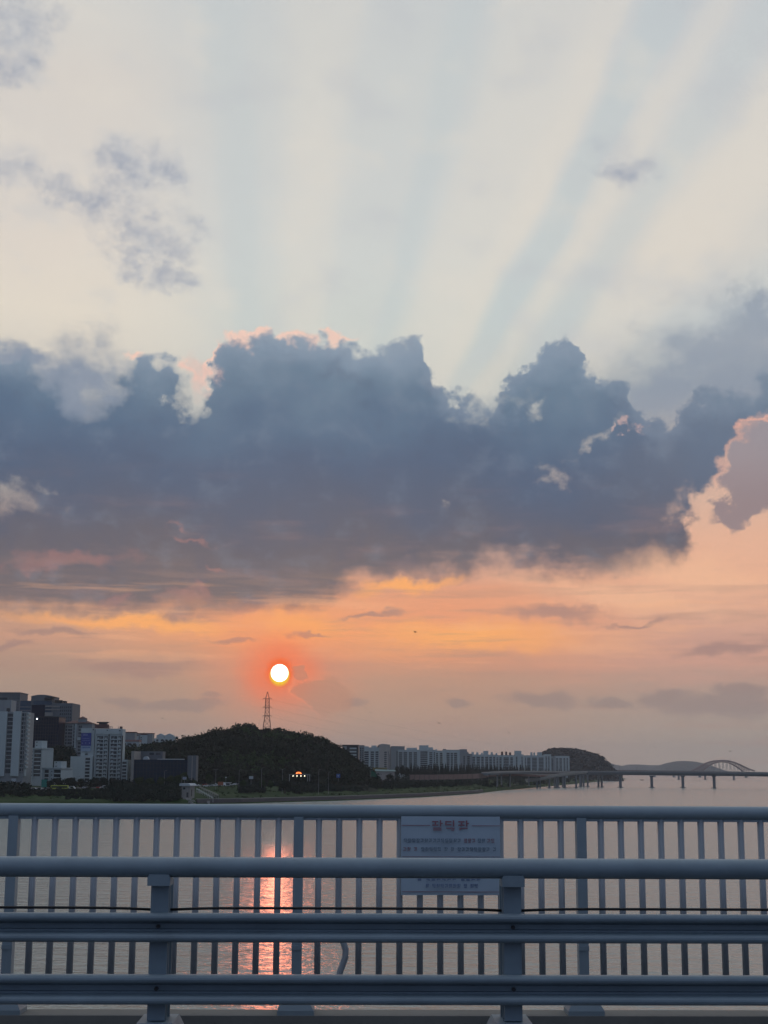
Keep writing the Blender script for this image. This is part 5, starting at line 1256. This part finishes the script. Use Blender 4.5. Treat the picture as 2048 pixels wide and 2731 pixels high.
# photo rows at the middle column
q = MB(); zt, zb = gz_(2287), gz_(2341.5); r_ = (zt - zb) / 2; q.tube([(-LX, -0.02, (zt + zb) / 2), (LX, -0.02, (zt + zb) / 2)], r_, 28)
q.build('top_rail', M_PAINT, gr, smooth=True)
lobe_beam('beam', 2434, 2458, 2487, 2512); lobe_beam('beam', 2597, 2621, 2652, 2677)
zc = gz_(2424.5); q = MB()
pxs = [-1494, -544, 426, 1366, 2306, 3246]
gx_ = [RX(x, 2400, YG_) for x in (426, 1366)]; step = gx_[1] - gx_[0]
posts = [gx_[0] + step * k for k in range(-4, 6)]
zcap0, zcap1 = gz_(2362), gz_(2335)
for k, x in enumerate(posts):
    q = MB(); w_ = 0.055
    q.prism([(x - w_, 0.03), (x + w_, 0.03), (x + w_, 0.05), (x + 0.012, 0.06), (x + 0.012, 0.16), (x + w_, 0.17), (x + w_, 0.19), (x - w_, 0.19), (x - w_, 0.17), (x - 0.012, 0.16), (x - 0.012, 0.06), (x - w_, 0.05)], 2, EYE - 1.52, gz_(2352))
    q.box(x - 0.05, 0.0, EYE - 1.38, x + 0.05, 0.029, gz_(2362))
    po = q.build('post', M_PAINT, gr)
    q = MB(); zz0, zz1 = zcap0, zcap1
    q.prism([(x - 0.064, zz0), (x + 0.064, zz0), (x + 0.064, zz1 - 0.01), (x + 0.055, zz1 + 0.006), (x - 0.055, zz1 + 0.006), (x - 0.064, zz1 - 0.01)], 1, -0.075, 0.075); q.build('rail_saddle', M_PAINT, po)
    q = MB(); q.add([(x - 0.10, -0.06, EYE - 1.385), (x + 0.10, -0.06, EYE - 1.385), (x + 0.10, 0.26, EYE - 1.385), (x - 0.10, 0.26, EYE - 1.385), (x - 0.17, -0.12, EYE - 1.53), (x + 0.17, -0.12, EYE - 1.53), (x + 0.17, 0.30, EYE - 1.53), (x - 0.17, 0.30, EYE - 1.53)], [(3, 2, 1, 0)[::-1], (4, 7, 6, 5), (0, 4, 5, 1), (1, 5, 6, 2), (2, 6, 7, 3), (3, 7, 4, 0)]); q.build('base_plate', M_PAINT, po)
    for zz in (gz_(2471), gz_(2636)): q = MB(); q.tube([(x, -0.016, zz), (x, -0.040, zz)], 0.012, 6); q.build('bolt', M_DARK, po)
q = MB()
for a, b_ in zip(posts[:-1], posts[1:]):
    n = 14; q.tube([(a + 0.05 + (b_ - a - 0.1) * k / n, 0.10, zc - 0.006 + 0.010 * (abs(k / n - 0.5) * 2) ** 6 * -1) for k in range(n + 1)], 0.0085, 6)
q.build('cable', M_CABLE, gr, smooth=True)

# railing behind
rz_ = lambda y: RZ(1024, y, YR_)
zt, zb = rz_(2146.5), rz_(2183.5); r_ = (zt - zb) / 2
q = MB(); q.tube([(-LX, 0, (zt + zb) / 2), (LX, 0, (zt + zb) / 2)], r_, 24); q.build('top_rail', M_PAINT2, rl, smooth=True)
q = MB(); q.box(-LX, -0.02, zb - 0.012, LX, 0.02, zb + 0.01); q.build('under_strip', M_PAINT2, rl)
zl = rz_(2645); q = MB(); q.box(-LX, -0.025, zl - 0.03, LX, 0.025, zl + 0.03); q.build('bottom_rail', M_PAINT2, rl)
rx = [RX(x, 2450, YR_) for x in (26, 790, 1553)]; st_ = (rx[2] - rx[0]) / 2
rposts = [rx[0] + st_ * k for k in range(-2, 6)]
zfoot = EYE - 1.64
for x in rposts:
    q = MB(); q.box(x - 0.034, -0.045, zfoot, x + 0.034, 0.045, zb + 0.012); po = q.build('post', M_PAINT2, rl)
    q = MB(); q.add([(x - 0.06, -0.07, zfoot + 0.14), (x + 0.06, -0.07, zfoot + 0.14), (x + 0.06, 0.07, zfoot + 0.14), (x - 0.06, 0.07, zfoot + 0.14), (x - 0.125, -0.11, zfoot + 0.03), (x + 0.125, -0.11, zfoot + 0.03), (x + 0.125, 0.11, zfoot + 0.03), (x - 0.125, 0.11, zfoot + 0.03), (x - 0.125, -0.11, zfoot), (x + 0.125, -0.11, zfoot), (x + 0.125, 0.11, zfoot), (x - 0.125, 0.11, zfoot)],
        [(0, 1, 2, 3), (0, 4, 5, 1), (1, 5, 6, 2), (2, 6, 7, 3), (3, 7, 4, 0), (4, 8, 9, 5), (5, 9, 10, 6), (6, 10, 11, 7), (7, 11, 8, 4), (11, 10, 9, 8)]); q.build('foot', M_PAINT2, po)
    for ya, yb in ((2310, 2302), (2532, 2520)): q = MB(); q.box(x - 0.036, -0.052, rz_(ya), x + 0.036, -0.0451, rz_(yb)); q.build('clamp', M_PAINT2, po)
nb_ = 14; base_b = None; BW = 0.023
for j in range(7):
    x0 = rposts[j]
    for k in range(1, nb_):
        x = x0 + st_ * k / nb_
        if abs(x) > 6.6: continue
        if j == 3 and k == 2:                              # the one bent baluster, bowed to the right
            q = MB(); zz0, zz1 = zl + 0.03, zb + 0.0
            q.tube([(x + 0.055 * math.exp(-((t - 0.20) / 0.10) ** 2), 0, zz0 + (zz1 - zz0) * t) for t in np.linspace(0, 1, 24)], BW, 8)
            o = q.build('baluster', M_BAL, rl, smooth=True); o['label'] = 'bent baluster bowed to the right'; continue
        if base_b is None:
            q = MB(); q.tube([(0, 0, zl + 0.028), (0, 0, zb + 0.008)], BW, 10); base_b = q.build('baluster', M_BAL, rl, smooth=True); base_b.location = (x, 0, 0)
        else:
            o = base_b.copy(); COL.objects.link(o); o.parent = rl; o.location = (x, 0, 0)

# notice banner tied to the railing
x0, x1 = RX(1069, 2300, YR_ - 0.06), RX(1334, 2300, YR_ - 0.06); bz0, bz1 = rz_(2385), rz_(2176)
bn = thing('notice_banner', 'pale blue cloth notice with red, black and blue lettering tied on the railing', 'banner', (0, YR_, 0), YAW)
M_CLOTH = mat('banner_cloth', (0.38, 0.47, 0.56), 0.8, 0.04, 3)
q = MB(); n = 24
vv = []
for s2 in (0, 1):
    for i in range(n + 1):
        for j in range(9):
            u, v = i / n, j / 8; yy = -0.055 - 0.008 * math.sin(u * 11) * (1 - 0.5 * v) - s2 * 0.004
            vv.append((x0 + (x1 - x0) * u, yy, bz0 + (bz1 - bz0) * v))
N1 = (n + 1) * 9
ff = [(i * 9 + j, i * 9 + j + 1, (i + 1) * 9 + j + 1, (i + 1) * 9 + j) for i in range(n) for j in range(8)]
q.add(vv, ff + [tuple(N1 + a for a in f[::-1]) for f in ff]); q.build('cloth', M_CLOTH, bn, smooth=True)
M_TR, M_TK, M_TB = mat('lettering_red', (0.27, 0.13, 0.16), 0.8, 0.05), mat('lettering_black', (0.14, 0.19, 0.26), 0.8, 0.05), mat('lettering_blue', (0.13, 0.18, 0.34), 0.8, 0.05)
def bu(px_): return x0 + (x1 - x0) * (px_ - 1069) / 265.0
def glyphs(px0, px1, y0, y1, m, name, seed, cw=None):
    """a line of small blocky characters, illegible as in the photograph"""
    g_ = random.Random(seed); q = MB(); h = rz_(y0) - rz_(y1); cw = cw or (y1 - y0) * 1.0; x = px0; zt_ = rz_(y0); t_ = h * 0.13
    while x + cw * 0.85 <= px1:
        a, b_ = bu(x), bu(x + cw * 0.85); w_ = b_ - a; kind = g_.randint(0, 4)
        if g_.random() < 0.14 and q.n: q.build(name, m, bn); q = MB(); x += cw * 0.6; continue
        Y0, Y1 = -0.0712, -0.0695
        bx = lambda u0, v0, u1, v1: q.box(a + w_ * u0, Y0, zt_ - h * v1, a + w_ * u1, Y1, zt_ - h * v0)
        bx(0.05, 0.08, 0.62, 0.08 + 0.13)
        if kind in (0, 2): bx(0.05, 0.22, 0.18, 0.5); bx(0.19, 0.38, 0.62, 0.5)
        if kind in (1, 3): bx(0.05, 0.42, 0.62, 0.54); bx(0.28, 0.22, 0.42, 0.41)
        if kind == 4: bx(0.5, 0.22, 0.62, 0.55)
        bx(0.74, 0.0, 0.87, 0.62)
        if kind % 2: bx(0.88, 0.25, 1.0, 0.37)
        bx(0.15, 0.72, 0.9, 0.83)
        if kind > 1: bx(0.15, 0.84, 0.28, 0.98)
        if kind < 3: bx(0.15 if kind else 0.6, 0.9, 0.9, 1.0)
        x += cw
    if q.n: q.build(name, m, bn)
glyphs(1150, 1256, 2186, 2213, M_TR, 'title_lettering', 1, 35)
q = MB(); q.box(bu(1070), -0.0712, rz_(2200.6), bu(1146), -0.069, rz_(2199)); q.box(bu(1258), -0.0712, rz_(2201), bu(1333), -0.069, rz_(2199.4)); q.box(bu(1071), -0.0712, rz_(2376.5), bu(1332), -0.069, rz_(2375)); q.box(bu(1071), -0.0712, rz_(2283), bu(1332), -0.069, rz_(2282)); q.build('ruled_line', M_TR, bn)
glyphs(1076, 1232, 2234, 2245, M_TK, 'text_line', 2); glyphs(1236, 1270, 2234, 2245, M_TR, 'text_line', 3); glyphs(1273, 1297, 2234, 2245, M_TK, 'text_line', 4); glyphs(1298, 1330, 2234, 2245, M_TR, 'text_line', 5)
glyphs(1074, 1116, 2257, 2268, M_TR, 'text_line', 6); glyphs(1122, 1330, 2257, 2268, M_TK, 'text_line', 7)
glyphs(1112, 1286, 2330, 2346, M_TB, 'text_line', 8, 14); glyphs(1134, 1276, 2354, 2365, M_TB, 'text_line', 9)

# deck, walkway, kerbs, road
def slab(name, y0, z0, y1, z1, m, kind='structure'):
    q = MB(); q.box(-60, y0, z0, 60, y1, z1); o = q.build(name, m); o.rotation_euler = (0, 0, YAW); return tag(o, kind=kind)
zw = EYE - 1.70
slab('walkway', YG_ + 0.42, zw - 0.25, YR_ - 0.121, zw, M_WALK)
slab('walkway_edge', YR_ - 0.12, zw - 0.9, YR_ + 0.14, zfoot, M_KERB)
slab('kerb', YG_ - 0.35, zw - 0.25, YG_ + 0.419, EYE - 1.53, M_KERB)
slab('road', -14, zw - 0.3, YG_ - 0.351, EYE - 1.75, M_ASPH)

# ------------------------------------------------------------------ evening air
hz_ = MB(); hz_.box(-9000, -2000, -8, 9000, 16500, 330)
hm = bpy.data.materials.new('evening_haze'); hm.use_nodes = True; t = hm.node_tree; t.nodes.clear()
pv = t.nodes.new('ShaderNodeVolumePrincipled'); pv.inputs['Color'].default_value = (0.80, 0.80, 0.86, 1); pv.inputs['Density'].default_value = 4.5e-5; pv.inputs['Anisotropy'].default_value = 0.3
oo = t.nodes.new('ShaderNodeOutputMaterial'); t.links.new(pv.outputs[0], oo.inputs['Volume'])
ho = hz_.build('haze', hm); tag(ho, kind='stuff')
